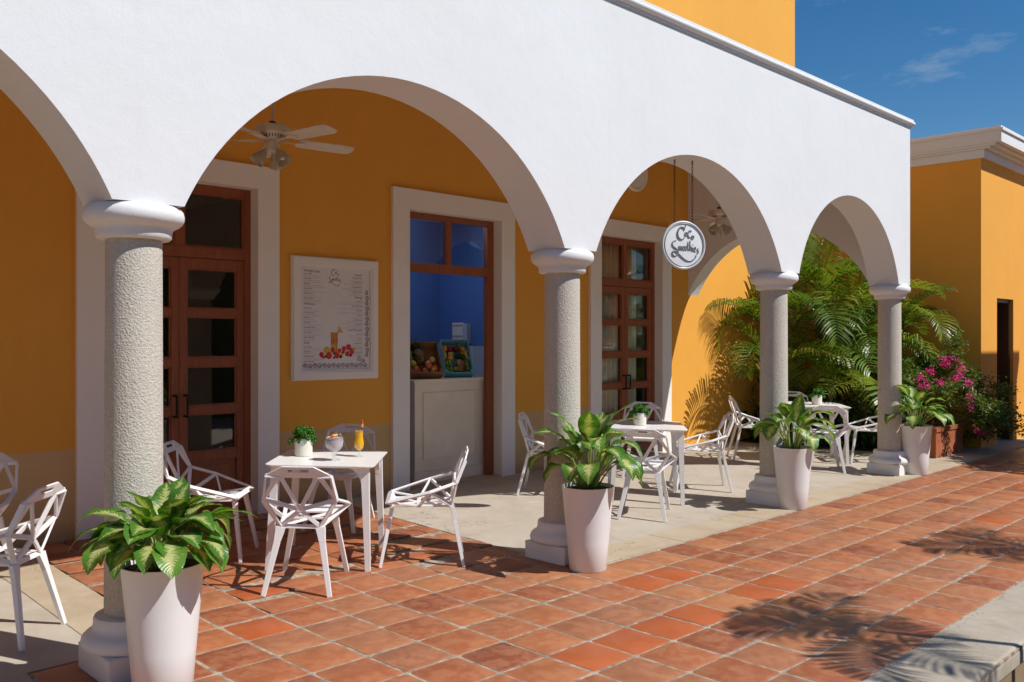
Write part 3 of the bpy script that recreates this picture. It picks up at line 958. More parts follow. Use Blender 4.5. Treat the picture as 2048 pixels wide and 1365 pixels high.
MB().box(SX + .1, 24, SY + .1, 13, 4.5, 4.7).build('roof', 'concrete', SB)

# block across the path whose shadow lies on the far wall
NB = empty('neighbouring_block', (0, 0, 0), label='plain ochre tower block standing across the path beyond the frame', cat='building')
MB().box(15.7, 17.9, -1.2, 1.3, -.4, 5.37).build('wall', 'orange', NB)
MB().box(15.6, 18.0, -1.3, 1.38, 5.37, 5.52).build('cornice', 'trim', NB)

# ================================================================== CHAIRS
def chair_bars(pairs, w=.027, t=.014):
    m = MB()
    for p, q, n, *ww in pairs:
        m.bar(p, q, ww[0] if ww else w, t, n)
        # rounded knots where the bars meet
    return m
def S2(p):
    return (-p[0], p[1], p[2])
A = (.10, -.318, .838); B_ = (.208, -.296, .775); P_ = (.118, -.292, .772)
Cc = (.236, -.232, .615); T_ = (.285, -.045, .556); Ff = (.205, .255, .468)
Hh = (0, -.232, .545); Dd = (.128, -.205, .432); Ee = (.165, .03, .436); Jj = (.135, .225, .436); Ss = (0, .045, .430)
NB_ = (0, -1, .25); NS = (0, .1, 1)
def both(pairs):
    out = []
    for p, q, n, *w in pairs:
        out.append((p, q, n, *w))
        if abs(p[0]) > 1e-6 or abs(q[0]) > 1e-6:
            if not (p == S2(q)):
                out.append((S2(p), S2(q), (-n[0], n[1], n[2]), *w))
    return out
def chair_proto():
    root = empty('chair')
    back = chair_bars(both([(B_, Cc, (1, -.4, .2)), (P_, Hh, NB_), ((.128, -.290, .772), Cc, NB_), (Cc, Hh, NB_), (Hh, Dd, NB_), (Cc, Dd, (.6, -.8, 0)),
                            (P_, B_, NB_, .026), (Dd, S2(Dd), NB_, .028)]))
    # top plate with its hand slot
    def q4(*pts):
        back.plate(pts, .012)
    yz = lambda z: -.292 - (z - .772) * .39
    q4((-.10, yz(.838), .838), (.10, yz(.838), .838), (.066, yz(.818), .818), (-.066, yz(.818), .818))
    q4((-.066, yz(.800), .800), (.066, yz(.800), .800), (.118, yz(.764), .764), (-.118, yz(.764), .764))
    for s in (1, -1):
        pts = [(s * .066, yz(.800), .800), (s * .066, yz(.818), .818), (s * .10, yz(.838), .838), (s * .212, yz(.779), .779), (s * .118, yz(.764), .764)]
        back.plate(pts if s > 0 else pts[::-1], .012)
    back.build('backrest', 'lacquer', root, bevel=.0025)
    seat = chair_bars(both([(Cc, T_, (.6, 0, .8)), (T_, Dd, (.8, -.4, .4)), (T_, Ff, (.6, 0, .8)), (T_, Ee, (.7, 0, .7)), (Dd, Ee, NS), (Dd, Ss, NS, .026),
                            (Ee, Ss, NS, .026), (Ee, Ff, NS), (Ss, Jj, NS, .03), (Ee, Jj, NS), (Ff, Jj, NS, .028), (Ff, S2(Ff), (0, .5, .87), .040), (Jj, S2(Jj), NS, .03)]))
    seat.plate([(-.135, .225, .437), (.135, .225, .437), (.205, .262, .470), (-.205, .262, .470)], .010)
    seat.build('seat', 'lacquer', root, bevel=.0025)
    for top, foot in ((Dd, (.212, -.300, 0)), (Jj, (.220, .300, 0))):
        for s in (1, -1):
            m = MB()
            tp = (s * top[0], top[1], top[2] - .004); ft = (s * foot[0], foot[1], 0)
            tp2 = V(tp).lerp(V(ft), .22)
            sy = 1 if foot[1] > 0 else -1
            m.bar(tp, tp2, .064, .026, (0, sy, .2), .040, .028)
            m.bar(tp2, ft, .040, .028, (0, sy, .2), .030, .022)
            m.build('leg', 'lacquer', root, bevel=.003)
    return root
CH = chair_proto()
chairs = [
 (3.233, 5.215, 46, 'white faceted metal chair seen from behind at the table with the drinks'),
 (4.198, 5.171, 140, 'white faceted metal chair side-on between the drinks table and the second column'),
 (3.085, 6.325, -44, 'white faceted metal chair beside the nearest wooden door'),
 (4.37, 6.52, 218, 'white faceted metal chair in shade behind the drinks, against the ochre wall'),
 (6.824, 6.32, -56, 'white faceted metal chair half hidden behind the second column'),
 (6.775, 5.064, 33, 'white faceted metal chair seen from behind at the middle table'),
 (8.331, 5.462, 134, 'white faceted metal chair side-on against the sunlit ochre wall'),
 (8.55, 6.42, 217, 'white faceted metal chair in front of the far wooden door'),
 (10.80, 6.25, -47, 'white faceted metal chair to the left of the third column, by the palm shadow'),
 (10.69, 5.19, 33, 'white faceted metal chair seen from behind at the farthest table'),
 (11.81, 5.09, 130, 'white faceted metal chair with its back hidden by the fourth column'),
 (11.98, 6.26, 217, 'white faceted metal chair facing out between the farthest table and the palms'),
 (1.414, 5.505, 134, 'white faceted metal chair in the foreground cut by the left edge'),
 (1.489, 6.518, 225, 'white faceted metal chair in shade by the left edge of the picture'),
]
for i, (x, y, a, lab) in enumerate(chairs):
    o = CH if i == 0 else copy_tree(CH)
    place(o, x, y, a - 90)
    tag(o, lab, 'chair', 'white chairs around the cafe tables')

# ================================================================== TABLES
def table_proto():
    root = empty('table')
    m = MB(); h, r = .385, .055
    ring = []
    for cx, cy, a0 in ((h - r, h - r, 0), (-h + r, h - r, 90), (-h + r, -h + r, 180), (h - r, -h + r, 270)):
        for k in range(7):
            a = R(a0 + 15 * k)
            ring.append((cx + r * math.cos(a), cy + r * math.sin(a)))
    n = len(ring)
    m.add([(x, y, .750) for x, y in ring] + [(x, y, .745) for x, y in ring] + [(x * .965, y * .965, .734) for x, y in ring],
          [tuple(range(n)), tuple(range(3 * n - 1, 2 * n - 1, -1))] + [(i, i + n, (i + 1) % n + n, (i + 1) % n) for i in range(n)]
          + [(i + n, i + 2 * n, (i + 1) % n + 2 * n, (i + 1) % n + n) for i in range(n)])
    m.build('table_top', 'tabletop', root)
    MB().box(-.30, .30, -.30, .30, .722, .7335).build('under_frame', 'lacquer', root)
    for sx in (1, -1):
        for sy in (1, -1):
            m = MB()
            c = V((sx * .315, sy * .315, .733)); f_ = V((sx * .352, sy * .352, 0))
            k_ = c.lerp(f_, .26)
            m.bar(c, k_, .060, .060, (0, 1, 0), .050, .050); m.bar(k_, f_, .050, .050, (0, 1, 0), .036, .036)
            # flared bracket, concave quarter curve towards both neighbours
            for ax in (0, 1):
                pts = [V((sx * .315, sy * .315, .733))]
                L, Hh_ = .125, .15
                for k in range(8):
                    a = R(90 * k / 7)
                    d = L * (1 - math.sin(a)); z = Hh_ * (1 - math.cos(a))
                    p = V((sx * .315, sy * .315, .733 - z))
                    p[ax] -= (sx if ax == 0 else sy) * (d + .02)
                    pts.append(p)
                pts.append(V((sx * .315, sy * .315, .733 - Hh_)))
                m.plate(pts, .030)
            m.build('leg', 'lacquer', root)
    return root
TB = table_proto()
tables = [(3.695, 5.665, 45.5, 'white square cafe table carrying two fruit drinks'),
          (7.45, 5.56, 41, 'white square cafe table behind the second column\'s planter'),
          (11.39, 5.68, 41, 'white square cafe table farthest away, between the last two columns')]
for i, (x, y, a, lab) in enumerate(tables):
    o = TB if i == 0 else copy_tree(TB)
    place(o, x, y, a)
    tag(o, lab, 'table', 'white cafe tables')

# ------------------------------------------------------------------ herb cups
rc = random.Random(21)
def herb_cup(x, y, z, lab, rot):
    root = empty('herb_cup', (x, y, z), rot, label=lab, cat='plant', group='herb cups on the tables')
    p = [(.060, 0), (.0645, .003), (.066, .02), (.067, .125), (.066, .130), (.062, .130), (.061, .100), (.02, .098)]
    MB().lathe(p, 32).build('pot', 'ceramic', root, smooth=True)
    m = MB()
    clumps = []
    for k in range(34):
        a = rc.uniform(0, 2 * math.pi); rr = .092 * math.sqrt(rc.random()); 
        zz = .135 + .060 * (1 - (rr / .1) ** 2) + rc.uniform(-.012, .012)
        clumps.append((rr * math.cos(a), rr * math.sin(a), zz - (.03 if rr > .07 else 0)))
    for cx, cy, cz in clumps:
        for q in range(46):
            d = V((rc.gauss(0, 1), rc.gauss(0, 1), rc.gauss(.25, 1))).normalized()
            c = V((cx, cy, cz)) + d * rc.uniform(.012, .024)
            s = rc.uniform(.004, .0075)
            t1 = d.cross(V((rc.gauss(0, 1), rc.gauss(0, 1), rc.gauss(0, 1)))).normalized() * s
            t2 = d.cross(t1).normalized() * s
            m.add([c - t1 - t2, c + t1 - t2 + d * s * .8, c + t1 + t2, c - t1 + t2 + d * s * .8], [(0, 1, 2, 3)])
    for cx, cy, cz in clumps:
        m.tube([(cx * .4, cy * .4, .10), (cx, cy, cz)], .004, 4)
    f = link('foliage', m.mesh('foliage', fixn=False), 'moss', root)
    f['kind'] = 'stuff'
herb_cup(3.589, 5.832, .781, 'curly green herb in a cream cup beside the two drinks', .3)
herb_cup(7.372, 5.560, .7735, 'curly green herb in a cream cup on the middle table', 1.3)
herb_cup(11.37, 5.615, .7755, 'curly green herb in a cream cup on the farthest table', 2.2)

# ------------------------------------------------------------------ drinks
def goblet(x, y, z):
    root = empty('smoothie_goblet', (x, y, z), .4, label='stemmed goblet of pale purple smoothie with fruit skewer', cat='drink')
    prof = [(.046, 0), (.047, .003), (.040, .008), (.022, .018), (.014, .026), (.012, .034), (.019, .040), (.021, .046), (.016, .052), (.013, .057), (.022, .066),
            (.045, .082), (.060, .102), (.066, .125), (.066, .148), (.063, .176), (.0615, .176), (.0635, .148)]
    MB().lathe(prof, 40, cap=False).build('glass', 'glass', root, smooth=True, angle=0)
    lq = [(.004, .064), (.020, .069), (.042, .085), (.0570, .104), (.0630, .126), (.0630, .148), (.0605, .168), (.030, .170), (.001, .170)]
    MB().lathe(lq, 40).build('smoothie', 'smoothie', root, smooth=True)
    MB().tube([(-.085, .0, .181), (.085, .0, .183)], .0016, 6).build('skewer', 'tabletop', root)
    for k, (px, mt) in enumerate(((-.038, 'berry'), (-.016, 'papaya'), (.006, 'apple'), (.026, 'banana'), (.046, 'red_apple'))):
        MB().ball((px, 0, .182), .0115, .011, .010 + .003 * (k % 2), 10, 7).build('fruit_piece', mt, root, smooth=True)
def hurricane(x, y, z):
    root = empty('juice_glass', (x, y, z), .2, label='tall curved glass of orange juice with fruit on its rim', cat='drink')
    prof = [(.037, 0), (.037, .003), (.028, .006), (.010, .011), (.0065, .018), (.0065, .034), (.014, .046), (.028, .062), (.037, .084), (.0385, .106), (.033, .135),
            (.0305, .160), (.033, .185), (.0355, .205), (.0345, .205), (.0320, .185)]
    MB().lathe(prof, 40, cap=False).build('glass', 'glass', root, smooth=True, angle=0)
    lq = [(.003, .046), (.012, .049), (.0255, .064), (.0345, .085), (.0360, .106), (.0305, .135), (.0280, .160), (.0305, .185), (.0315, .194), (.001, .195)]
    MB().lathe(lq, 40).build('juice', 'juice', root, smooth=True)
    for zz, mt, r in ((.212, 'red_apple', .009), (.224, 'banana', .011), (.238, 'orange_fruit', .011), (.252, 'berry', .010), (.264, 'berry', .007)):
        MB().ball((.026 + (zz - .21) * .12, -.004, zz), r, r, r * .85, 10, 7).build('fruit_piece', mt, root, smooth=True)
    MB().tube([(.024, -.004, .17), (.034, -.004, .275)], .0012, 5).build('skewer', 'tabletop', root)
goblet(3.640, 5.497, .7712)
hurricane(3.889, 5.545, .7725)

# ================================================================== POTTED DUMBCANES
def cane_leaf(rl, az, th0, th1, th2, pet, L, Wd, twist=0.0, base=(0, 0, 0)):
    """one leaf: petiole rising from the pot, blade arching over"""
    m = MB()
    p = V((0, 0)); path = [V((0, 0))]
    n = 5
    for k in range(n):
        th = th0 + (th1 - th0) * (k / (n - 1)) ** 1.5 * .5
        p = p + V((math.cos(th), math.sin(th))) * pet / n
        path.append(p.copy())
    def to3(q, off=0.0, up=0.0, th=0.0):
        return (q.x - up * math.sin(th), off, q.y + up * math.cos(th))
    m.tube([to3(q) for q in path], [.0085 - .004 * i / n for i in range(n + 1)], 5)
    nv0 = len(m.v)
    uvs = {i: (.5, 0.0) for i in range(nv0)}
    N, K = 11, 6
    rows = []
    thm = th0 + (th1 - th0) * .5
    wav = rl.uniform(0, 6)
    for i in range(N + 1):
        s = i / N
        th = thm + (th2 - thm) * (s ** .85)
        if i:
            p = p + V((math.cos(th), math.sin(th))) * L / N
        w = Wd * (math.sin(math.pi * min(1, s ** .78)) ** .85) * (1 if s < .85 else 1 - (s - .85) * 1.5)
        w = max(w, .0015)
        row = []
        for k in range(K + 1):
            u = k / K * 2 - 1
            up = abs(u) ** 1.4 * w * .5 * .26 * (1 - .6 * s) + .010 * math.sin(s * 13 + wav + (2 if u > 0 else 0)) * abs(u) ** 2 * (w / Wd)
            off = u * w * .5 * .98
            tw = twist * s
            o2 = off * math.cos(tw) - up * math.sin(tw); u2 = off * math.sin(tw) + up * math.cos(tw)
            row.append(len(m.v)); m.v.append(to3(p, o2, u2, th))
            uvs[row[-1]] = ((u + 1) / 2, max(.001, s))
        rows.append(row)
    for i in range(N):
        for k in range(K):
            m.f.append((rows[i][k], rows[i][k + 1], rows[i + 1][k + 1], rows[i + 1][k]))
    me = m.mesh('leaf', smooth=True, fixn=False, angle=0)
    ul = me.uv_layers.new(name='UVMap')
    for lp in me.loops:
        ul.data[lp.index].uv = uvs[lp.vertex_index]
    me.materials.append(M['dumbcane'])
    return me
POTP = [(.128, .0), (.134, .006), (.150, .20), (.168, .40), (.186, .592), (.188, .600), (.180, .600), (.176, .560), (.02, .555)]
pot_me = MB().lathe(POTP, 56).mesh('pot', True, angle=50); pot_me.materials.append(M['pot'])
soil_me = MB().lathe([(.1815, .574), (.12, .584), (.02, .588)], 32).mesh('soil', True); soil_me.materials.append(M['soil'])
def dumbcane(x, y, lab, spec, seed, sc=1.0):
    spec = [(*q[:4], q[4] * 1.12, q[5] * .92, max(q[6], .135) * .99) for q in spec]
    root = empty('potted_plant', (x, y, 0.0), 0, label=lab, cat='potted plant', group='dumbcanes in tall white planters')
    link('pot', pot_me, None, root); link('soil', soil_me, None, root)
    rl = random.Random(seed)
    for (az, t0, t1, t2, pet, L, Wd, *ex) in spec:
        me = cane_leaf(rl, az, R(t0), R(t1), R(t2), pet * sc, L * sc, Wd * sc, rl.uniform(-.5, .5))
        r = rl.uniform(.02, .07)
        o = link('leaf', me, None, root, (r * math.cos(R(az)), r * math.sin(R(az)), .575), (0, 0, R(az)))
# azimuths: 225 = towards the viewer, 315 = right in the picture, 135 = left
def rand_spec(seed, inner, mid, outer, upscale=1.0):
    rr = random.Random(seed); out = []
    for k in range(inner):
        out.append((rr.uniform(0, 360), 86, rr.uniform(60, 80), rr.uniform(0, 45), rr.uniform(.16, .26) * upscale, rr.uniform(.22, .28), rr.uniform(.135, .17)))
    for k in range(mid):
        out.append((k * 360 / mid + rr.uniform(-20, 20), rr.uniform(72, 82), rr.uniform(35, 60), rr.uniform(-55, -15), rr.uniform(.14, .22) * upscale, rr.uniform(.24, .31), rr.uniform(.15, .185)))
    for k in range(outer):
        out.append((k * 360 / outer + rr.uniform(-16, 16), rr.uniform(48, 66), rr.uniform(-5, 25), rr.uniform(-96, -62), rr.uniform(.16, .24) * min(upscale, 1.15), rr.uniform(.24, .30), rr.uniform(.15, .19)))
    return out
sp1 = rand_spec(1, 14, 18, 18) + [(128, 62, 30, -42, .26, .38, .13), (142, 58, 16, -66, .24, .36, .12), (322, 66, 36, -30, .24, .38, .13), (232, 70, 28, -72, .14, .29, .155), (258, 66, 15, -80, .14, .27, .135), (205, 66, 12, -80, .14, .27, .13),
        (138, 66, 35, -38, .17, .34, .12), (150, 60, 25, -55, .18, .32, .11), (318, 72, 42, -22, .18, .36, .11), (300, 74, 40, -50, .17, .28, .13), (285, 62, 15, -75, .14, .28, .12)]
dumbcane(1.79, 4.14, 'bushy dumbcane in a tall white planter in front of the nearest column', sp1, 31, .88)
sp2 = rand_spec(5, 6, 11, 11, 1.35) + [(120, 86, 72, 10, .34, .33, .11), (140, 82, 50, -20, .30, .32, .11), (318, 84, 66, 20, .36, .36, .10), (330, 82, 60, -10, .33, .38, .10),
        (235, 84, 58, -62, .30, .32, .15), (310, 76, 45, -70, .28, .34, .12), (290, 72, 30, -78, .22, .32, .13), (305, 60, 10, -86, .20, .34, .09)]
dumbcane(4.90, 4.16, 'leggy dumbcane in a tall white planter in front of the second column', sp2, 32, 1.0)
sp3 = rand_spec(9, 4, 9, 8, 1.2) + [(240, 89, 84, 60, .24, .34, .17), (160, 80, 52, -20, .26, .30, .14), (310, 80, 48, -35, .28, .34, .12), (225, 72, 30, -70, .22, .32, .15), (320, 70, 30, -65, .26, .34, .10), (135, 72, 20, -40, .22, .30, .10)]
dumbcane(8.10, 4.25, 'dumbcane with one upright leaf in a tall white planter by the third column', sp3, 33, .98)
sp4 = rand_spec(14, 5, 10, 9, 1.2) + [(130, 82, 60, -25, .34, .38, .11), (150, 84, 66, 0, .34, .32, .13), (320, 80, 50, -30, .26, .30, .12), (250, 72, 25, -72, .20, .30, .15)]
dumbcane(11.22, 4.26, 'dumbcane in a tall white planter by the fourth column, nearest the bougainvillea', sp4, 34, 1.0)

# ================================================================== CEILING FANS
def fan_proto(a0):
    root = empty('ceiling_fan')
    MB().lathe([(.012, .13), (.012, 4.40 - 3.16)], 14).build('rod', 'fan_white', root, smooth=True)
    MB().lathe([(.02, 1.14), (.055, 1.19), (.065, 1.235)], 24).build('ceiling_cup', 'fan_white', root, smooth=True)
    MB().lathe([(.028, .112), (.028, .135), (.02, .142)], 18).build('coupling', 'black', root, smooth=True)
    MB().lathe([(.05, .0), (.085, .005), (.10, .022), (.118, .034), (.130, .045), (.132, .085), (.122, .102), (.08, .112), (.03, .114)], 40).build('motor', 'fan_white', root, smooth=True, angle=30)
    v = MB()
    for k in range(30):
        a = 2 * math.pi * k / 30
        v.bar((.088 * math.cos(a), .088 * math.sin(a), .012), (.112 * math.cos(a), .112 * math.sin(a), .030), .006, .004)
    v.build('vent', 'black', root)
    MB().lathe([(.030, -.085), (.044, -.080), (.046, -.03), (.040, -.008), (.03, .002)], 28).build('light_fitter', 'fan_white', root, smooth=True)
    for k in range(5):
        a = R(a0 + 72 * k)
        m = MB()
        out = [(.20, -.055), (.23, -.064), (.60, -.072), (.645, -.060), (.660, -.03), (.660, .03), (.645, .060), (.60, .072), (.23, .064), (.20, .055)]
        m.add([(x, y, .004 - y * .22) for x, y in out] + [(x, y, -.003 - y * .22) for x, y in out],
              [tuple(range(10)), tuple(range(19, 9, -1))] + [(i, i + 10, (i + 1) % 10 + 10, (i + 1) % 10) for i in range(10)])
        bl = m.build('blade', 'fan_white', root); bl.rotation_euler = (0, 0, a)
        br = MB().plate([(.07, -.018, -.004), (.17, -.022, -.008), (.24, -.045, .004), (.275, 0, -.006), (.24, .045, -.016), (.17, .022, -.002), (.07, .018, -.004)], .006)
        br.build('bracket', 'fan_white', bl)
    for k in range(3):
        a = R(165 + 120 * k)
        d = V((math.cos(a) * .62, math.sin(a) * .62, -.78)).normalized()
        o = V((.035 * math.cos(a), .035 * math.sin(a), -.062))
        sh = MB().lathe([(.020, 0), (.024, .012), (.040, .045), (.052, .085), (.057, .115), (.0555, .115), (.050, .085), (.038, .045), (.022, .014)], 28, cap=False)
        s_ = sh.build('lamp_shade', 'shade', root, smooth=True, angle=0)
        s_.location = o + d * .03; s_.rotation_euler = d.to_track_quat('Z', 'Y').to_euler()
        MB().lathe([(.012, -.035), (.020, -.01), (.021, .012)], 16).build('socket', 'fan_white', s_, smooth=True)
        MB().ball((0, 0, .06), .022, .022, .034, 12, 8).build('bulb', 'tabletop', s_, smooth=True)
    MB().tube([(.03, 0, -.08), (.03, 0, -.24)], .0012, 4).build('pull_cord', 'chain', root)
    return root
for i, (x, y, a, lab) in enumerate(((3.455, 6.05, -9, 'cream ceiling fan with three lamp shades near the nearest door'),
                                  (9.645, 6.05, 38, 'cream ceiling fan with three lamp shades beyond the hanging sign'))):
    o = fan_proto(a)
    o.location = (x, y, 3.16)
    tag(o, lab, 'ceiling fan', 'ceiling fans in the gallery')

# ================================================================== HANGING SIGN
def circ(cx, cy, r, a0=90, n=14, ry=None):
    ry = r if ry is None else ry
    return [(cx + r * math.cos(R(a0 + 360 * k / n)), cy + ry * math.sin(R(a0 + 360 * k / n))) for k in range(n + 1)]
STROKES = [  # the two words in flowing script, in a disc of radius 1: (width factor, points)
 (1.5, [(.02, .66), (-.02, .76), (-.13, .80), (-.25, .70), (-.32, .52), (-.27, .33), (-.12, .25), (.02, .33)]),
 (.7, [(.0, .66), (.06, .80), (.08, .94)]),
 (1.1, circ(.10, .50, .055, ry=.07)),
 (1.2, [(.36, .60), (.30, .66), (.22, .58), (.19, .46), (.24, .36), (.33, .37)]),
 (1.1, circ(.43, .37, .055, ry=.07)),
 (1.3, [(-.38, .20), (-.50, .16), (-.58, .06), (-.54, -.06), (-.40, -.16), (-.30, -.28), (-.33, -.42), (-.46, -.48), (-.57, -.42), (-.56, -.31), (-.44, -.27), (-.30, -.36),
        (-.12, -.52), (.10, -.66), (.34, -.68), (.54, -.56), (.60, -.42)]),
 (.8, [(-.28, -.26), (-.25, -.04), (-.22, -.22), (-.18, -.04), (-.15, -.22), (-.11, -.04), (-.08, -.22)]),
 (.8, circ(-.01, -.13, .05, ry=.09)),
 (.8, circ(.11, -.12, .05, ry=.09)),
 (.8, [(.20, .16), (.19, -.08), (.22, -.24)]), (.6, [(.14, .02), (.28, .05)]),
 (.8, [(.30, .22), (.29, -.24)]), (.8, [(.29, -.12), (.34, -.04), (.37, -.12), (.37, -.26)]),
 (.8, [(.44, -.08), (.44, -.28)]), (.8, [(.44, .02), (.45, .04)]),
 (.8, [(.51, -.18), (.58, -.16), (.56, -.06), (.51, -.12), (.52, -.26), (.60, -.26)]),
 (.9, [(.73, -.12), (.66, -.16), (.70, -.24), (.71, -.32), (.63, -.33)]),
]
sg = empty('hanging_sign', (6.629, 4.52, 2.487), 0, label='round white sign reading CoCo Smoothies hung on two chains', cat='sign')
sg.rotation_euler = (R(90), 0, R(-27))
RS = .205
MB().lathe([(RS * .93, -.012), (RS * .97, -.010), (RS * .97, .008), (RS * .93, .009)], 64).build('disc', 'sign_white', sg, smooth=True, angle=30)
rim = MB()
for k_, (rad, tr, zz) in enumerate(((RS, .0115, 0.002),)):
    rim.tube([(rad * math.cos(2 * math.pi * k / 72), rad * math.sin(2 * math.pi * k / 72), zz) for k in range(72)], tr, 10, closed=True)
rim.build('rim', 'sign_rim', sg, smooth=True, angle=0)
ir = MB().tube([(RS * .925 * math.cos(2 * math.pi * k / 72), RS * .925 * math.sin(2 * math.pi * k / 72), .011) for k in range(72)], .0042, 8, closed=True)
ir.build('rim', 'sign_grey', sg, smooth=True, angle=0)
def strokes(scale, rad, z):
    m = MB()
    for w, pts in STROKES:
        path = smooth_path([(x * scale, y * scale, z) for x, y in pts], 5)
        n = len(path)
        rr = [rad * w * (.55 + .45 * math.sin(math.pi * min(1, (k + .5) / n)) ** .5) for k in range(n)]
        m.tube(path, rr, 7)
    return m
strokes(RS * .98, .0054, .012).build('lettering', 'sign_grey', sg, smooth=True, angle=0)
for sx in (-.088, .088):
    m = MB()
    z0, z1 = math.sqrt(RS ** 2 - sx ** 2), 3.235 - 2.487
    step = .027
    nl = int((z1 - z0) / step) + 1
    for k in range(nl):
        zc = z0 + .008 + k * step
        pts = []
        for q in range(12):
            a = 2 * math.pi * q / 12
            u_, v_ = .0075 * math.cos(a), .0125 * math.sin(a) + (.006 if math.sin(a) > 0 else -.006)
            pts.append((sx + (u_ if k % 2 == 0 else 0), zc + v_, (u_ if k % 2 else 0)))
        m.tube(pts, .0021, 5, closed=True)
    m.tube(smooth_path([(sx, z1 - .02, 0), (sx, z1, 0), (sx + .012, z1 + .012, 0), (sx + .012, z1 + .03, 0)], 3), .003, 5)
    m.build('chain', 'chain', sg, smooth=True, angle=0)

# ================================================================== MENU BOARD
mbx0, mbx1, mbz0, mbz1 = 4.412, 5.402, 1.262, 2.446
mb = empty('menu_board', (mbx0, W, mbz0), 0, label='framed white smoothie menu on the ochre wall above the drinks', cat='menu board')
mw, mh = mbx1 - mbx0, mbz1 - mbz0
def frame_piece(a, b_, c, d):
    MB().add([], [])
fb = MB()
for (i0, i1, y0, y1) in ((0.0, .095, -.030, -.002), (.012, .075, -.048, -.0301), (.075, .095, -.038, -.0301)):
    fb.box(i0, mw - i0, y0, y1, i0, i1); fb.box(i0, mw - i0, y0, y1, mh - i1, mh - i0)
    fb.box(i0, i1, y0, y1, i1, mh - i1); fb.box(mw - i1, mw - i0, y0, y1, i1, mh - i1)
fb.build('frame', 'trim', mb)
MB().box(.094, mw - .094, -.016, -.004, .094, mh - .094).build('sheet', 'paper', mb)
YP = -.0172
def quad(m, x0, x1, z0, z1, y=YP):
    m.add([(x0, y, z0), (x1, y, z0), (x1, y, z1), (x0, y, z1)], [(0, 1, 2, 3)])
rm = random.Random(40)
def words(m, x0, x1, z, h, right=False):
    """a line of small print, as word-length dashes broken into letters"""
    L = x1 - x0
    x = x0
    while x < x1 - .006:
        w = rm.uniform(.012, .045)
        e = min(x + w, x1)
        c = x
        while c < e:
            lw = rm.uniform(.003, .006)
            quad(m, c, min(c + lw * .7, e), z + rm.uniform(-.001, .0005), z + h * rm.uniform(.6, 1.1))
            c += lw
        x = e + .006
body, head = MB(), MB()
def entry(x, z, right, wmax):
    w1 = rm.uniform(.06, .13)
    if right: words(head, x - w1, x, z, .008)
    else: words(head, x, x + w1, z, .008)
    for k in range(2):
        w = wmax * rm.uniform(.45, 1)
        if right: words(body, x - w, x, z - .016 * (k + 1), .0055)
        else: words(body, x, x + w, z - .016 * (k + 1), .0055)
lx, rx = .135, mw - .185
z = mh - .155
for k in range(19):
    zz = mh - .170 - k * .0465
    if k in (6, 14):
        continue
    entry(lx, zz, False, .25 if k else .28)
for k in range(17):
    zz = mh - .185 - k * .0465
    if k in (4, 11):
        continue
    entry(rx, zz, True, .30 if 4 < k < 11 else .24)
body.build('small_print', 'ink_light', mb)['kind'] = 'stuff'; head.build('small_print', 'ink', mb)['kind'] = 'stuff'
def text(body_, x, z, size, align='LEFT'):
    cu = bpy.data.curves.new('heading', 'FONT')
    cu.body = body_; cu.size = size; cu.align_x = align
    cu.materials.append(M['ink'])
    cu.extrude = .0002
    tmp = bpy.data.objects.new('heading', cu); COL.objects.link(tmp)
    me = bpy.data.meshes.new_from_object(tmp.evaluated_get(bpy.context.evaluated_depsgraph_get()))
    bpy.data.objects.remove(tmp)
    o = bpy.data.objects.new('heading', me); COL.objects.link(o); o.parent = mb
    if not me.materials: me.materials.append(M['ink'])
    o['kind'] = 'stuff'
    o.location = (x, YP, z); o.rotation_euler = (R(90), 0, 0)
text('Weight Loss', lx, mh - .148, .036); text('Wellness', lx, mh - .463, .034); text('Kids', lx, mh - .835, .034)
text('Luxury', rx, mh - .160, .034, 'RIGHT'); text('Energy', rx, mh - .385, .034, 'RIGHT'); text('Cold Pressed', rx, mh - .710, .032, 'RIGHT')
lg = strokes(.105, .0022, 0).build('lettering', 'ink', mb, smooth=True, angle=0)
lg.location = (.478, YP, mh - .195); lg.rotation_euler = (R(90), 0, 0); lg.scale = (1, 1, .15)
# scroll border down the right side and along the bottom
vb = MB()
def scroll(m, cx, cz, r, a0, sgn):
    pts = []
    for k in range(26):
        t_ = k / 25
        rad = r * (1 - .82 * t_)
        a = a0 + sgn * t_ * 3.4 * math.pi
        pts.append((cx + rad * math.cos(a), cz + rad * math.sin(a)))
    for k in range(25):
        (xa, za), (xb, zb) = pts[k], pts[k + 1]
        d = V((xb - xa, zb - za)).normalized(); nrm = V((-d.y, d.x)) * .0024
        m.add([(xa + nrm.x, YP, za + nrm.y), (xa - nrm.x, YP, za - nrm.y), (xb - nrm.x, YP, zb - nrm.y), (xb + nrm.x, YP, zb + nrm.y)], [(0, 1, 2, 3)])
    for k in range(7):
        a = a0 + sgn * (k * .42) ; rr_ = r * 1.12
        x_, z_ = cx + rr_ * math.cos(a), cz + rr_ * math.sin(a)
        m.add([(x_, YP, z_ - .005), (x_ + .004, YP, z_), (x_, YP, z_ + .005), (x_ - .004, YP, z_)], [(0, 1, 2, 3)])
zz = .235; k = 0
while zz < mh - .28:
    scroll(vb, mw - .137 + (.004 if k % 2 else -.004), zz, .022, R(270 if k % 2 else 90), 1 if k % 2 else -1); zz += .052; k += 1
xx = .150; k = 0
while xx < mw - .12:
    scroll(vb, xx, .138 + (.004 if k % 2 else -.004), .022, R(180), 1 if k % 2 else -1); xx += .053; k += 1
scroll(vb, mw - .215, .20, .028, R(90), 1); scroll(vb, mw - .175, .185, .020, R(0), -1)
vb.build('scroll_border', 'ink_violet', mb)
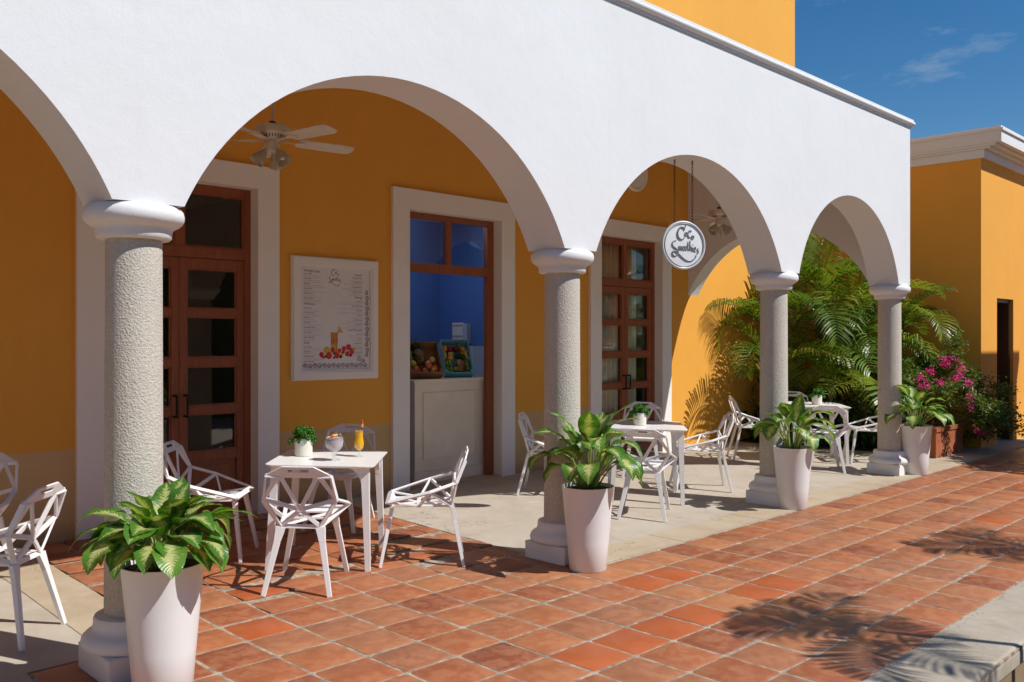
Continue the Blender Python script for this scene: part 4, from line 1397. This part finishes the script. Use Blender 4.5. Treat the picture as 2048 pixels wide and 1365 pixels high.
# printed picture of a smoothie among fruit
def disc(m, cx, cz, r, ry=None, n=14, y=YP):
    ry = r if ry is None else ry
    m.add([(cx + r * math.cos(2 * math.pi * k / n), y, cz + ry * math.sin(2 * math.pi * k / n)) for k in range(n)], [tuple(range(n))])
gx = .475
m = MB(); m.add([(gx - .036, YP, .26), (gx + .036, YP, .26), (gx + .042, YP, .46), (gx - .042, YP, .46)], [(0, 1, 2, 3)]); m.build('picture', 'mango', mb)
m = MB(); m.add([(gx + .03, YP - .0005, .46), (gx + .10, YP - .0005, .455), (gx + .055, YP - .0005, .53)], [(0, 1, 2)]); disc(m, gx - .085, .285, .040, .038); disc(m, gx + .085, .245, .020, .016, y=YP - .0009); m.build('picture', 'banana', mb)['kind'] = 'stuff'
m = MB(); mdk = MB(); mog = MB()
rf = random.Random(8)
for cx, cz, r in ((-.145, .245, .026), (-.06, .235, .034), (.03, .235, .03), (.11, .30, .026), (.165, .315, .030), (.205, .275, .030), (.15, .25, .026), (-.02, .29, .024), (.06, .28, .022)):
    disc(m, gx + cx, cz, r, r * 1.05, y=YP - .0007 - rf.random() * .0003)
for cx, cz, r in ((-.10, .225, .014), (-.125, .215, .012), (.075, .222, .017), (.19, .235, .016), (-.005, .212, .012), (.0, .255, .014), (.10, .265, .014)):
    disc(mdk, gx + cx, cz, r, y=YP - .0012)
for cx, cz, r in ((.225, .292, .016), (.125, .262, .014)):
    disc(mog, gx + cx, cz, r, y=YP - .0013)
for q_ in (m.build('picture', 'berry', mb), mdk.build('picture', 'red_apple', mb), mog.build('picture', 'papaya', mb)): q_['kind'] = 'stuff'

# ================================================================== SERVING COUNTER, NOTICE, FRUIT
ctr = empty('serving_counter', (0, 0, 0), label='cream panelled serving counter filling the open doorway', cat='counter')
cz = fz(W) + .001
cx0, cx1, cy0, cy1 = 6.06, 7.075, 7.60, 8.05
MB().box(cx0, cx1, cy0, cy1, cz + .13, 1.165).build('body', 'counter', ctr, bevel=.003)
MB().box(cx0 - .02, cx1 + .02, cy0 - .022, cy1, cz, cz + .128).build('plinth', 'counter', ctr, bevel=.006)
MB().box(cx0 - .035, cx1 + .03, cy0 - .035, cy1 + .02, 1.183, 1.212).build('worktop', 'counter', ctr, bevel=.005)
MB().box(cx0 - .015, cx1 + .012, cy0 - .018, cy1, 1.166, 1.1825).build('moulding', 'counter', ctr, bevel=.004)
fm = MB()
px0, px1, pz0, pz1 = cx0 + .11, cx1 - .11, .33, 1.07
for (i, y0) in ((0, cy0 - .016),):
    fm.box(px0, px1, y0, cy0 - .0005, pz0, pz0 + .022); fm.box(px0, px1, y0, cy0 - .0005, pz1 - .022, pz1)
    fm.box(px0, px0 + .022, y0, cy0 - .0005, pz0 + .022, pz1 - .022); fm.box(px1 - .022, px1, y0, cy0 - .0005, pz0 + .022, pz1 - .022)
fm.build('panel_moulding', 'counter', ctr, bevel=.004)
# paper notice and dispenser on the blue wall
nt_ = empty('notice', (8.098, 9.21, 1.77), R(-90), label='white paper notice with scroll print on the blue wall', cat='notice')
MB().box(-.115, .115, -.004, 0, -.115, .115).build('sheet', 'paper', nt_)
m = MB()
YS, YP = YP, -.0046
for zz in (.075, -.075):
    for k in range(6):
        scroll(m, -.085 + k * .034, zz, .013, R(90 if k % 2 else 270), 1 if k % 2 else -1)
m.build('scroll_border', 'ink_violet', nt_)
dp = MB().box(8.02, 8.097, 8.94, 9.03, 1.60, 1.87)
dp.build('dispenser', 'blue_tile', None, bevel=.006)
d_ = bpy.data.objects['dispenser']; tag(d_, 'narrow pale blue dispenser on the blue wall beside the paper notice', 'dispenser')

CT = 1.2125
def tray(name, mat, x, y, rz, lean, lab, w=.37, h=.43, dep=.12):
    root = empty(name, (x, y, CT), rz, label=lab, cat='crate', group='fruit crates on the counter')
    m = MB(); t_ = .006
    root_m = Matrix.Rotation(R(lean), 4, 'X')
    m.box(-w / 2, w / 2, 0, t_, 0, h)                                   # back panel
    m.box(-w / 2, -w / 2 + t_, -dep, 0, 0, h); m.box(w / 2 - t_, w / 2, -dep, 0, 0, h)
    m.box(-w / 2 + t_, w / 2 - t_, -dep, 0, 0, t_); m.box(-w / 2 + t_, w / 2 - t_, -dep, 0, h - t_, h)
    lo = 1e9
    vs = [root_m @ V(p) for p in m.v]
    lo = min(v.z for v in vs)
    m.v = [(v.x, v.y, v.z - lo) for v in vs]
    m.build('tray', mat, root)
    # folding corner flaps and the prop that holds it up at the back
    def P(px, d, pz):
        v = root_m @ V((px, -d, pz)); return V((v.x, v.y, v.z - lo))
    fl = MB()
    for s in (-1, 1):
        fl.plate([P(s * w / 2 * .98, dep + .001, .01), P(s * (w / 2 - .05), dep + .001, .012), P(s * w / 2 * .98, dep + .001, .06)], .004)
    fl.build('corner_flap', mat, root)
    pr = MB()
    q = P(0, -.004, h * .8)
    pr.plate([(-w * .4, q.y + .012, 0), (w * .4, q.y + .012, 0), (w * .4, q.y + .006, q.z), (-w * .4, q.y + .006, q.z)], .006)
    pr.build('prop', mat, root)
    mw_ = Matrix.Translation((x, y, CT)) @ Matrix.Rotation(rz, 4, 'Z')
    return lambda px, d, pz: (mw_ @ P(px, d, pz)), (mw_.to_3x3() @ root_m.to_3x3())
def fruit_at(name, pos, rotm, mat, rx, ry, rz_, lab, cat, grp, bend=0.0, stalk=False):
    m = MB().ball((0, 0, 0), rx, ry, rz_, 16, 10)
    if bend:
        m.v = [(x + bend * (z * z) / rz_, y, z) for x, y, z in m.v]
    if cat in ('apple', 'mango'):
        m.v = [(x, y, z - .25 * rz_ * max(0, 1 - math.hypot(x, y) / (rx * .45)) * (1 if z > 0 else .4 if z < 0 else 0) * (1 if z > 0 else -1)) for x, y, z in m.v]
    o = m.build(name, mat, None, smooth=True, angle=0)
    o.location = pos
    o.rotation_euler = rotm.to_euler()
    return tag(o, lab, cat, grp)
def pineapple(pos, rotm, s, lab, tilt=0):
    root = empty('pineapple', pos, 0, label=lab, cat='pineapple', group='pineapples in the crates')
    root.rotation_euler = (rotm @ Matrix.Rotation(R(tilt), 3, 'Y')).to_euler()
    bd = MB().ball((0, 0, 0), .060 * s, .060 * s, .088 * s, 22, 14)
    bd.build('body', 'pineapple', root, smooth=True, angle=0)
    rr = random.Random(int(s * 100))
    cr = MB()
    for k in range(34):
        a = k * 2.4; e = R(20 + 62 * k / 34)
        L = (.06 + .05 * (k / 34)) * s
        d = V((math.cos(a) * math.cos(e), math.sin(a) * math.cos(e), math.sin(e)))
        sd = V((-math.sin(a), math.cos(a), 0)) * .009 * s
        o = V((math.cos(a), math.sin(a), 0)) * .014 * s + V((0, 0, (.082 + .02 * k / 34) * s))
        mid = o + d * L * .55; tip = o + d * L + V((math.cos(a), math.sin(a), -.3)) * L * .18
        cr.add([o - sd, o + sd, mid + sd * .8, mid - sd * .8, tip], [(0, 1, 2, 3), (3, 2, 4)])
    link('crown', cr.mesh('crown', fixn=False), 'under', root)
    return root
def crate_fill():
    P, Rm = tray('fruit_crate', 'card', 6.33, 7.755, R(-24), -38, 'brown cardboard tray of mangoes, apples and a pineapple on the counter')
    g = 'fruit in the brown tray'
    pineapple(P(-.035, .055, .27), Rm, 1.15, 'pineapple with leafy crown leaning in the brown cardboard tray', -12)
    for px, d, pz, r in ((-.10, .05, .06, .047), (.0, .05, .055, .045), (.10, .05, .06, .046), (.05, .065, .145, .044), (.03, .12, .10, .040)):
        where = {-.10: 'in the bottom left corner', .0: 'in the middle of the bottom row', .10: 'in the bottom right corner', .05: 'just below the pineapple', .03: 'lying on top of the others'}[px]
        fruit_at('mango', P(px, d, pz), Rm, 'mango', r * .95, r * .85, r * 1.15, 'red and green mango %s of the brown tray' % where, 'mango', g)
    for px, d, pz in ((-.125, .06, .165), (.105, .06, .215)):
        fruit_at('apple', P(px, d, pz), Rm, 'apple', .037, .037, .034, 'yellow apple to the %s of the pineapple in the brown tray' % ('left' if px < 0 else 'right'), 'apple', 'yellow apples in the brown tray')
    for px, d, pz in ((-.115, .06, .115 + .03), (.135, .055, .15)):
        fruit_at('orange', P(px * .9, d * .6, pz - .03), Rm, 'orange_fruit', .036, .036, .035, 'orange half hidden by mangoes at the %s side of the brown tray' % ('left' if px < 0 else 'right'), 'orange', 'oranges in the brown tray')
    for px, d, pz in ((-.135, .05, .24), (-.14, .05, .285), (-.13, .05, .325)):
        fruit_at('lime', P(px, d, pz), Rm, 'lime', .025, .025, .027, 'small green lime at the left edge of the brown cardboard tray', 'lime', 'limes in the brown tray')
    P, Rm = tray('fruit_crate', 'card_blue', 6.83, 7.775, R(-24), -30, 'light blue cardboard tray of limes, bananas and a pineapple on the counter', .34, .44, .11)
    pineapple(P(.035, .060, .11), Rm, 1.05, 'pineapple lying among limes in the light blue tray', 6)
    k = 0
    for px, d, pz in ((-.12, .05, .03), (-.07, .055, .028), (-.125, .05, .08), (-.075, .055, .078), (-.12, .05, .13), (-.072, .05, .128), (-.03, .07, .075),
                      (.115, .05, .03), (.125, .05, .08), (.12, .05, .13), (.125, .05, .175), (-.125, .05, .175), (.08, .05, .165), (-.08, .045, .172)):
        fruit_at('lime', P(px, d, pz), Rm, 'lime', .0245, .0245, .026, 'small green lime in the light blue cardboard tray', 'lime', 'limes in the blue tray')
    for px, bend in ((-.125, -.5), (.125, .5)):
        fruit_at('banana', P(px, .06, .265), Rm, 'banana', .018, .018, .068, 'yellow banana along the %s side of the light blue tray' % ('left' if px < 0 else 'right'), 'banana', 'bananas in the blue tray', bend=bend)
    for px, pz in ((-.065, .225), (-.055, .275)):
        fruit_at('papaya', P(px, .055, pz), Rm, 'papaya', .036, .030, .028, 'small yellow papaya left of the pineapple crown, %s of the pair' % ('lower' if pz < .25 else 'upper'), 'papaya', 'papayas in the blue tray')
    fruit_at('papaya', P(.065, .055, .262), Rm @ Matrix.Rotation(R(35), 3, 'Y'), 'papaya', .028, .028, .058, 'long yellow papaya right of the pineapple crown in the blue tray', 'papaya', 'papayas in the blue tray')
    for px in (-.055, .015):
        fruit_at('apple', P(px, .06, .345), Rm, 'red_apple', .039, .037, .036, 'dark red apple at the top of the light blue tray, %s of the pair' % ('left' if px < 0 else 'right'), 'apple', 'red apples in the blue tray')
    for px, pz in ((-.12, .355), (.10, .335)):
        fruit_at('orange', P(px, .055, pz), Rm, 'orange_fruit', .036, .034, .036, 'orange in the top %s corner of the light blue tray' % ('left' if px < 0 else 'right'), 'orange', 'oranges in the blue tray')
    fruit_at('pear', P(.062, .07, .375), Rm, 'lime', .020, .020, .040, 'upright green pear at the top of the light blue tray', 'pear', None)
crate_fill()

# ================================================================== PALMS
def frond_mesh(seed, L, droop, pairs, ll, wd=.0165):
    rr = random.Random(seed)
    m = MB()
    th = R(62); p = V((0, 0)); path = []
    N = 24
    for i in range(N + 1):
        path.append((p.copy(), th))
        s = i / N
        th -= R(droop) / N * (.4 + 1.4 * s)
        p = p + V((math.cos(th), math.sin(th))) * L / N
    pts = [(q.x, 0, q.y) for q, _ in path]
    m.tube(pts, [.012 * (1 - .85 * i / N) + .001 for i in range(N + 1)], 4)
    for k in range(pairs):
        s = .20 + .80 * (k + .5) / pairs
        f = s * N; i = min(int(f), N - 1); w = f - i
        q = path[i][0].lerp(path[i + 1][0], w); th = path[i][1]
        tan = V((math.cos(th), 0, math.sin(th))); nor = V((-math.sin(th), 0, math.cos(th)))
        for sd in (-1, 1):
            l = ll * (math.sin(math.pi * min(1, .16 + .80 * (s - .2) / .8)) ** .7) * rr.uniform(.9, 1.08)
            fwd = .45 + .55 * s + rr.uniform(-.08, .08)
            d = (tan * fwd + V((0, sd, 0)) * 1.0 + nor * rr.uniform(.30, .55)).normalized()
            o = V((q.x, 0, q.y))
            wv = (tan - d * tan.dot(d)).normalized() * (wd * (1 - .4 * s))
            a0 = o; a1 = o + d * l * .35; 
            d2 = (d + V((0, 0, -.28))).normalized(); a2 = a1 + d2 * l * .35
            d3 = (d + V((0, 0, -.85 - rr.uniform(0, .4)))).normalized(); a3 = a2 + d3 * l * .30
            m.add([a0 - wv * .4, a0 + wv * .4, a1 - wv, a1 + wv, a2 - wv * .8, a2 + wv * .8, a3], [(0, 1, 3, 2), (2, 3, 5, 4), (4, 5, 6)])
    me = m.mesh('frond', fixn=False)
    me.materials.append(M['palm'])
    return me
FR = [frond_mesh(1, 1.65, 95, 30, .60, .020), frond_mesh(2, 1.85, 120, 32, .64, .021), frond_mesh(3, 1.45, 70, 27, .54, .019), frond_mesh(4, 1.7, 145, 31, .60, .020)]
FRS = [frond_mesh(11, 1.5, 80, 18, .66, .034), frond_mesh(12, 1.6, 105, 19, .70, .034)]
def palm(x, y, z0, lab, grp, stems, seed, sc=1.0, per=(5, 6), name='palm', kinds=FR):
    root = empty(name, (x, y, z0), 0, label=lab, cat='palm', group=grp)
    rr = random.Random(seed)
    for (dx, dy, h) in stems:
        top = V((dx * 1.9 + rr.uniform(-.05, .05), dy * 1.9 + rr.uniform(-.05, .05), h))
        MB().tube(smooth_path([(dx, dy, -.05), (dx * 1.3, dy * 1.3, h * .5), top], 6), [.036 - .0009 * k for k in range(13)], 8).build('stem', 'cane', root, smooth=True, angle=0)
        n = rr.randint(*per)
        a0 = rr.uniform(0, 360)
        for k in range(n):
            o = link('frond', rr.choice(kinds), None, root, top - V((0, 0, rr.uniform(0, .1))), (rr.uniform(-.25, .25), R(rr.uniform(-22, 34) - (18 if k < 2 else 0)), R(a0 + k * 360 / n + rr.uniform(-18, 18))))
            o.scale = (sc * rr.uniform(.82, 1.08),) * 3
    return root
gp = 'palms in the corner bed'
palm(12.55, 6.85, .07, 'feathery palm clump nearest the sunlit ochre wall, left of the third column', gp, [(.0, .05, 1.75), (-.18, -.05, 1.15), (.16, -.1, .6)], 51, .86)
palm(13.15, 6.55, .05, 'tallest feathery palm clump between the third and fourth columns', gp, [(.05, .0, 2.35), (-.14, .12, 1.8), (.18, -.12, 1.4), (-.1, -.2, .8)], 52, 1.0)
palm(13.55, 5.95, .03, 'leafy palm clump directly left of the fourth column', gp, [(.0, .0, 1.9), (.15, .1, 1.25), (-.15, -.1, .75)], 53, .98)
palm(13.9, 5.6, .02, 'drooping palm clump against the shaded wall right of the fourth column', gp, [(.0, .0, 1.8), (-.12, .1, 1.25), (.05, -.12, .8)], 54, .70)
bed = MB()
bed.add([(12.35, 6.35, .052), (12.9, 5.45, .024), (13.2, 4.95, .012), (14.6, 4.95, .012), (14.6, 7.39, .082), (12.2, 7.39, .082)], [(0, 1, 2, 3, 4, 5)])
tag(bed.build('planting_bed', 'soil'), kind='structure')
# low dark undergrowth in the bed
ug = MB(); ru = random.Random(77)
def in_bed(x, y):
    return y > 4.98 and x < 14.58 and (x > 12.9 + (5.45 - y) * .6 if y < 5.45 else x > 12.35 + (6.35 - y) * .61 if y < 6.35 else x > 12.3)
cnt = 0
while cnt < 2600:
    x, y = ru.uniform(12.3, 14.55), ru.uniform(5.0, 7.35)
    if not in_bed(x, y):
        continue
    cnt += 1
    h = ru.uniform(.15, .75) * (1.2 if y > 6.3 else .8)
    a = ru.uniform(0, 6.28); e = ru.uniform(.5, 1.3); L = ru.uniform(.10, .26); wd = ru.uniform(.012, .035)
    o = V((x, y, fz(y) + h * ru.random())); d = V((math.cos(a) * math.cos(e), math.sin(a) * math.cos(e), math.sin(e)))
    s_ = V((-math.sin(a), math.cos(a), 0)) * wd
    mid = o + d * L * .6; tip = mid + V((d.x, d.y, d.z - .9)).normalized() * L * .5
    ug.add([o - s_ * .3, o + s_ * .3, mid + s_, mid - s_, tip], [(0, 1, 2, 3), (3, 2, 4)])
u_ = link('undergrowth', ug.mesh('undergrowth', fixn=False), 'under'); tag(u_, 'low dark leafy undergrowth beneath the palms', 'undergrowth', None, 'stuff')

# palms in the planter beside the viewer, which throw the shadows on the paving
gs = 'palms in the courtyard planter'
palm(5.98, .05, -.32, 'small palm in the courtyard planter whose shadow crosses the tiles and kerb', gs, [(.0, .0, 2.9)], 61, .56, (8, 8), kinds=FRS)
palm(8.85, .05, -.32, 'small palm farther along the courtyard planter shading the path edge', gs, [(.0, .0, 2.95)], 62, .56, (6, 6), kinds=FRS)

# ================================================================== BOUGAINVILLEA
pb = empty('bougainvillea', (13.35, 4.86, 0), 0, label='magenta flowering bougainvillea in a terracotta box beside the far building', cat='shrub')
m = MB()
bx0, bx1, by0, by1, bh = -.46, .60, -.24, .44, .42
m.box(bx0, bx1, by0, by0 + .03, .002, bh); m.box(bx0, bx1, by1 - .03, by1, .002, bh); m.box(bx0, bx0 + .03, by0 + .03, by1 - .03, .002, bh); m.box(bx1 - .03, bx1, by0 + .03, by1 - .03, .002, bh)
m.box(bx0 - .015, bx1 + .015, by0 - .015, by0 + .002, bh - .06, bh + .002)
m.build('planter_box', 'terracotta', pb, bevel=.005)
MB().box(bx0 + .03, bx1 - .03, by0 + .03, by1 - .03, .3, .38).build('soil', 'soil', pb)
rb = random.Random(90)
br = MB(); tips = []
def grow(p, d, L, r, depth):
    pts = [p]
    for k in range(5):
        d = (d + V((rb.gauss(0, .18), rb.gauss(0, .18), rb.gauss(-.02, .14)))).normalized()
        p = p + d * L / 5
        if p.z < .2: p.z = .2
        if p.x > 1.2 and p.y > -.34: p.y = -.34
        pts.append(p)
        if depth < 3 and k > 1 and rb.random() < .75:
            grow(p, (d + V((rb.gauss(0, .7), rb.gauss(0, .7), rb.gauss(.05, .5)))).normalized(), L * .62, r * .6, depth + 1)
        if depth >= 1:
            tips.append(p)
    br.tube(pts, [r * (1 - .12 * k) for k in range(6)], 5)
for k in range(7):
    grow(V((-.34 + .11 * k, rb.uniform(-.1, .3), .34)), V((rb.uniform(-.55, .1), rb.uniform(-.4, .3), 1)).normalized(), rb.uniform(.55, .75), .014, 0)
for k in range(5):
    grow(V((.35 + .05 * k, -.1, .34)), V((.9, -.65, rb.uniform(.2, .7))).normalized(), rb.uniform(.45, .60), .012, 0)
br.build('branch', 'pipe', pb, smooth=True, angle=0)
lf = MB()
for p in tips:
    n = 10 if p.x < .55 else 6
    for q in range(n):
        c = p + V((rb.gauss(0, .055), rb.gauss(0, .055), rb.gauss(0, .055)))
        if c.x > 1.2: c.y = min(c.y, -.30)
        d = V((rb.gauss(0, 1), rb.gauss(0, 1), rb.gauss(0, .6))).normalized(); s_ = d.cross(V((rb.gauss(0, .5), rb.gauss(0, .5), 1))).normalized()
        L = rb.uniform(.035, .06)
        lf.add([c, c + d * L * .45 + s_ * L * .34, c + d * L, c + d * L * .45 - s_ * L * .34], [(0, 1, 2, 3)])
o = link('leaves', lf.mesh('leaves', fixn=False), 'bougain', pb); o['kind'] = 'stuff'
fl_pos = [(-.37, -.26, 1.36), (-.30, -.28, 1.29), (-.15, -.27, 1.38), (.0, -.26, 1.37), (.12, -.26, 1.36), (.18, -.26, 1.27), (.25, -.26, 1.14), (.05, -.28, 1.10), (-.06, -.28, 1.10),
          (-.86, -.12, 1.12), (-.78, -.14, 1.02), (-.45, -.24, 1.05), (.03, -.46, 1.05), (.08, -.46, .84), (.08, -.47, .72), (.40, -.46, .36), (.52, -.46, .32), (-.62, -.18, 1.22), (.30, -.28, 1.22)]
for k, pos in enumerate(fl_pos):
    fm = MB()
    for q in range(60):
        c = V((rb.gauss(0, .05), rb.gauss(0, .03), rb.gauss(0, .028)))
        d = V((rb.gauss(0, 1), rb.gauss(-.4, 1), rb.gauss(.2, .7))).normalized(); s_ = d.cross(V((rb.gauss(0, .5), rb.gauss(0, .5), 1))).normalized()
        L = rb.uniform(.026, .042)
        fm.add([c, c + d * L * .5 + s_ * L * .42, c + d * L, c + d * L * .5 - s_ * L * .42], [(0, 1, 2, 3)])
    link('flower_cluster', fm.mesh('flower_cluster', fixn=False), 'bract', pb, (pos[0] - .05, pos[1] - .06, pos[2]))['kind'] = 'stuff'

# hedge added unseen across the courtyard, to darken the door-pane reflections
hg = MB(); rh = random.Random(5)
for k in range(18000):
    x = rh.uniform(-8, 26); zt = 4.7 + .5 * math.sin(x * 1.1) + .3 * math.sin(x * 2.7 + 1)
    z = -.3 + zt * rh.random() ** .8; y = -6.5 + rh.uniform(-.7, .7) + .3 * math.sin(x * 1.7)
    c = V((x, y, z)); d = V((rh.gauss(0, 1), rh.gauss(0, 1), rh.gauss(0, .7))).normalized(); s_ = d.cross(V((rh.gauss(0, .4), rh.gauss(0, .4), 1))).normalized()
    L = rh.uniform(.16, .32)
    hg.add([c, c + d * L * .5 + s_ * L * .38, c + d * L, c + d * L * .5 - s_ * L * .38], [(0, 1, 2, 3)])
ho = link('reflection_screen', hg.mesh('reflection_screen', fixn=False), 'under')
tag(ho, 'tall unseen leafy screen added behind the viewer to darken the door reflections', 'reflection_screen', None, 'stuff')

hc = MB(); n = 60
rows = []
for k in range(n + 1):
    x = -8 + 34 * k / n; zt = 4.2 + .5 * math.sin(x * 1.1) + .3 * math.sin(x * 2.7 + 1); yo = -6.5 + .3 * math.sin(x * 1.7)
    rows.append([(x, yo - .45, -.45), (x, yo - .45, zt - .2), (x, yo, zt), (x, yo + .45, zt - .2), (x, yo + .5, -.45)])
for k in range(n):
    for q in range(4):
        hc.add([rows[k][q], rows[k + 1][q], rows[k + 1][q + 1], rows[k][q + 1]], [(0, 1, 2, 3)])
hc.build('foliage', 'under', ho)  # solid core added to keep sky from showing through the leaves

# broad shrub beside the path, out of frame, that shades its far end
sh = empty('shrub', (14.9, 1.25, -.3), 0, label='broad leafy shrub beside the path, out of frame, shading its far end', cat='shrub')
sm = MB(); rs = random.Random(9)
for k in range(7):
    a = k * .9
    sm.tube(smooth_path([(0, 0, 0), (.5 * math.cos(a), .3 * math.sin(a), .9), (1.5 * math.cos(a), .6 * math.sin(a), 2.7)], 4), [.05 - .004 * q for q in range(9)], 6)
sm.build('branch', 'pipe', sh, smooth=True, angle=0)
sl = MB()
for k in range(7000):
    th, ph, rr = rs.uniform(0, 6.283), rs.uniform(-1, 1), rs.random() ** .4
    c = V((1.9 * rr * math.cos(th) * math.sqrt(1 - ph * ph), 1.0 * rr * math.sin(th) * math.sqrt(1 - ph * ph), 2.55 + 1.45 * rr * ph))
    d = V((rs.gauss(0, 1), rs.gauss(0, 1), rs.gauss(0, .7))).normalized(); s_ = d.cross(V((rs.gauss(0, .4), rs.gauss(0, .4), 1))).normalized()
    L = rs.uniform(.10, .22)
    sl.add([c, c + d * L * .5 + s_ * L * .36, c + d * L, c + d * L * .5 - s_ * L * .36], [(0, 1, 2, 3)])
link('leaves', sl.mesh('leaves', fixn=False), 'under', sh)['kind'] = 'stuff'
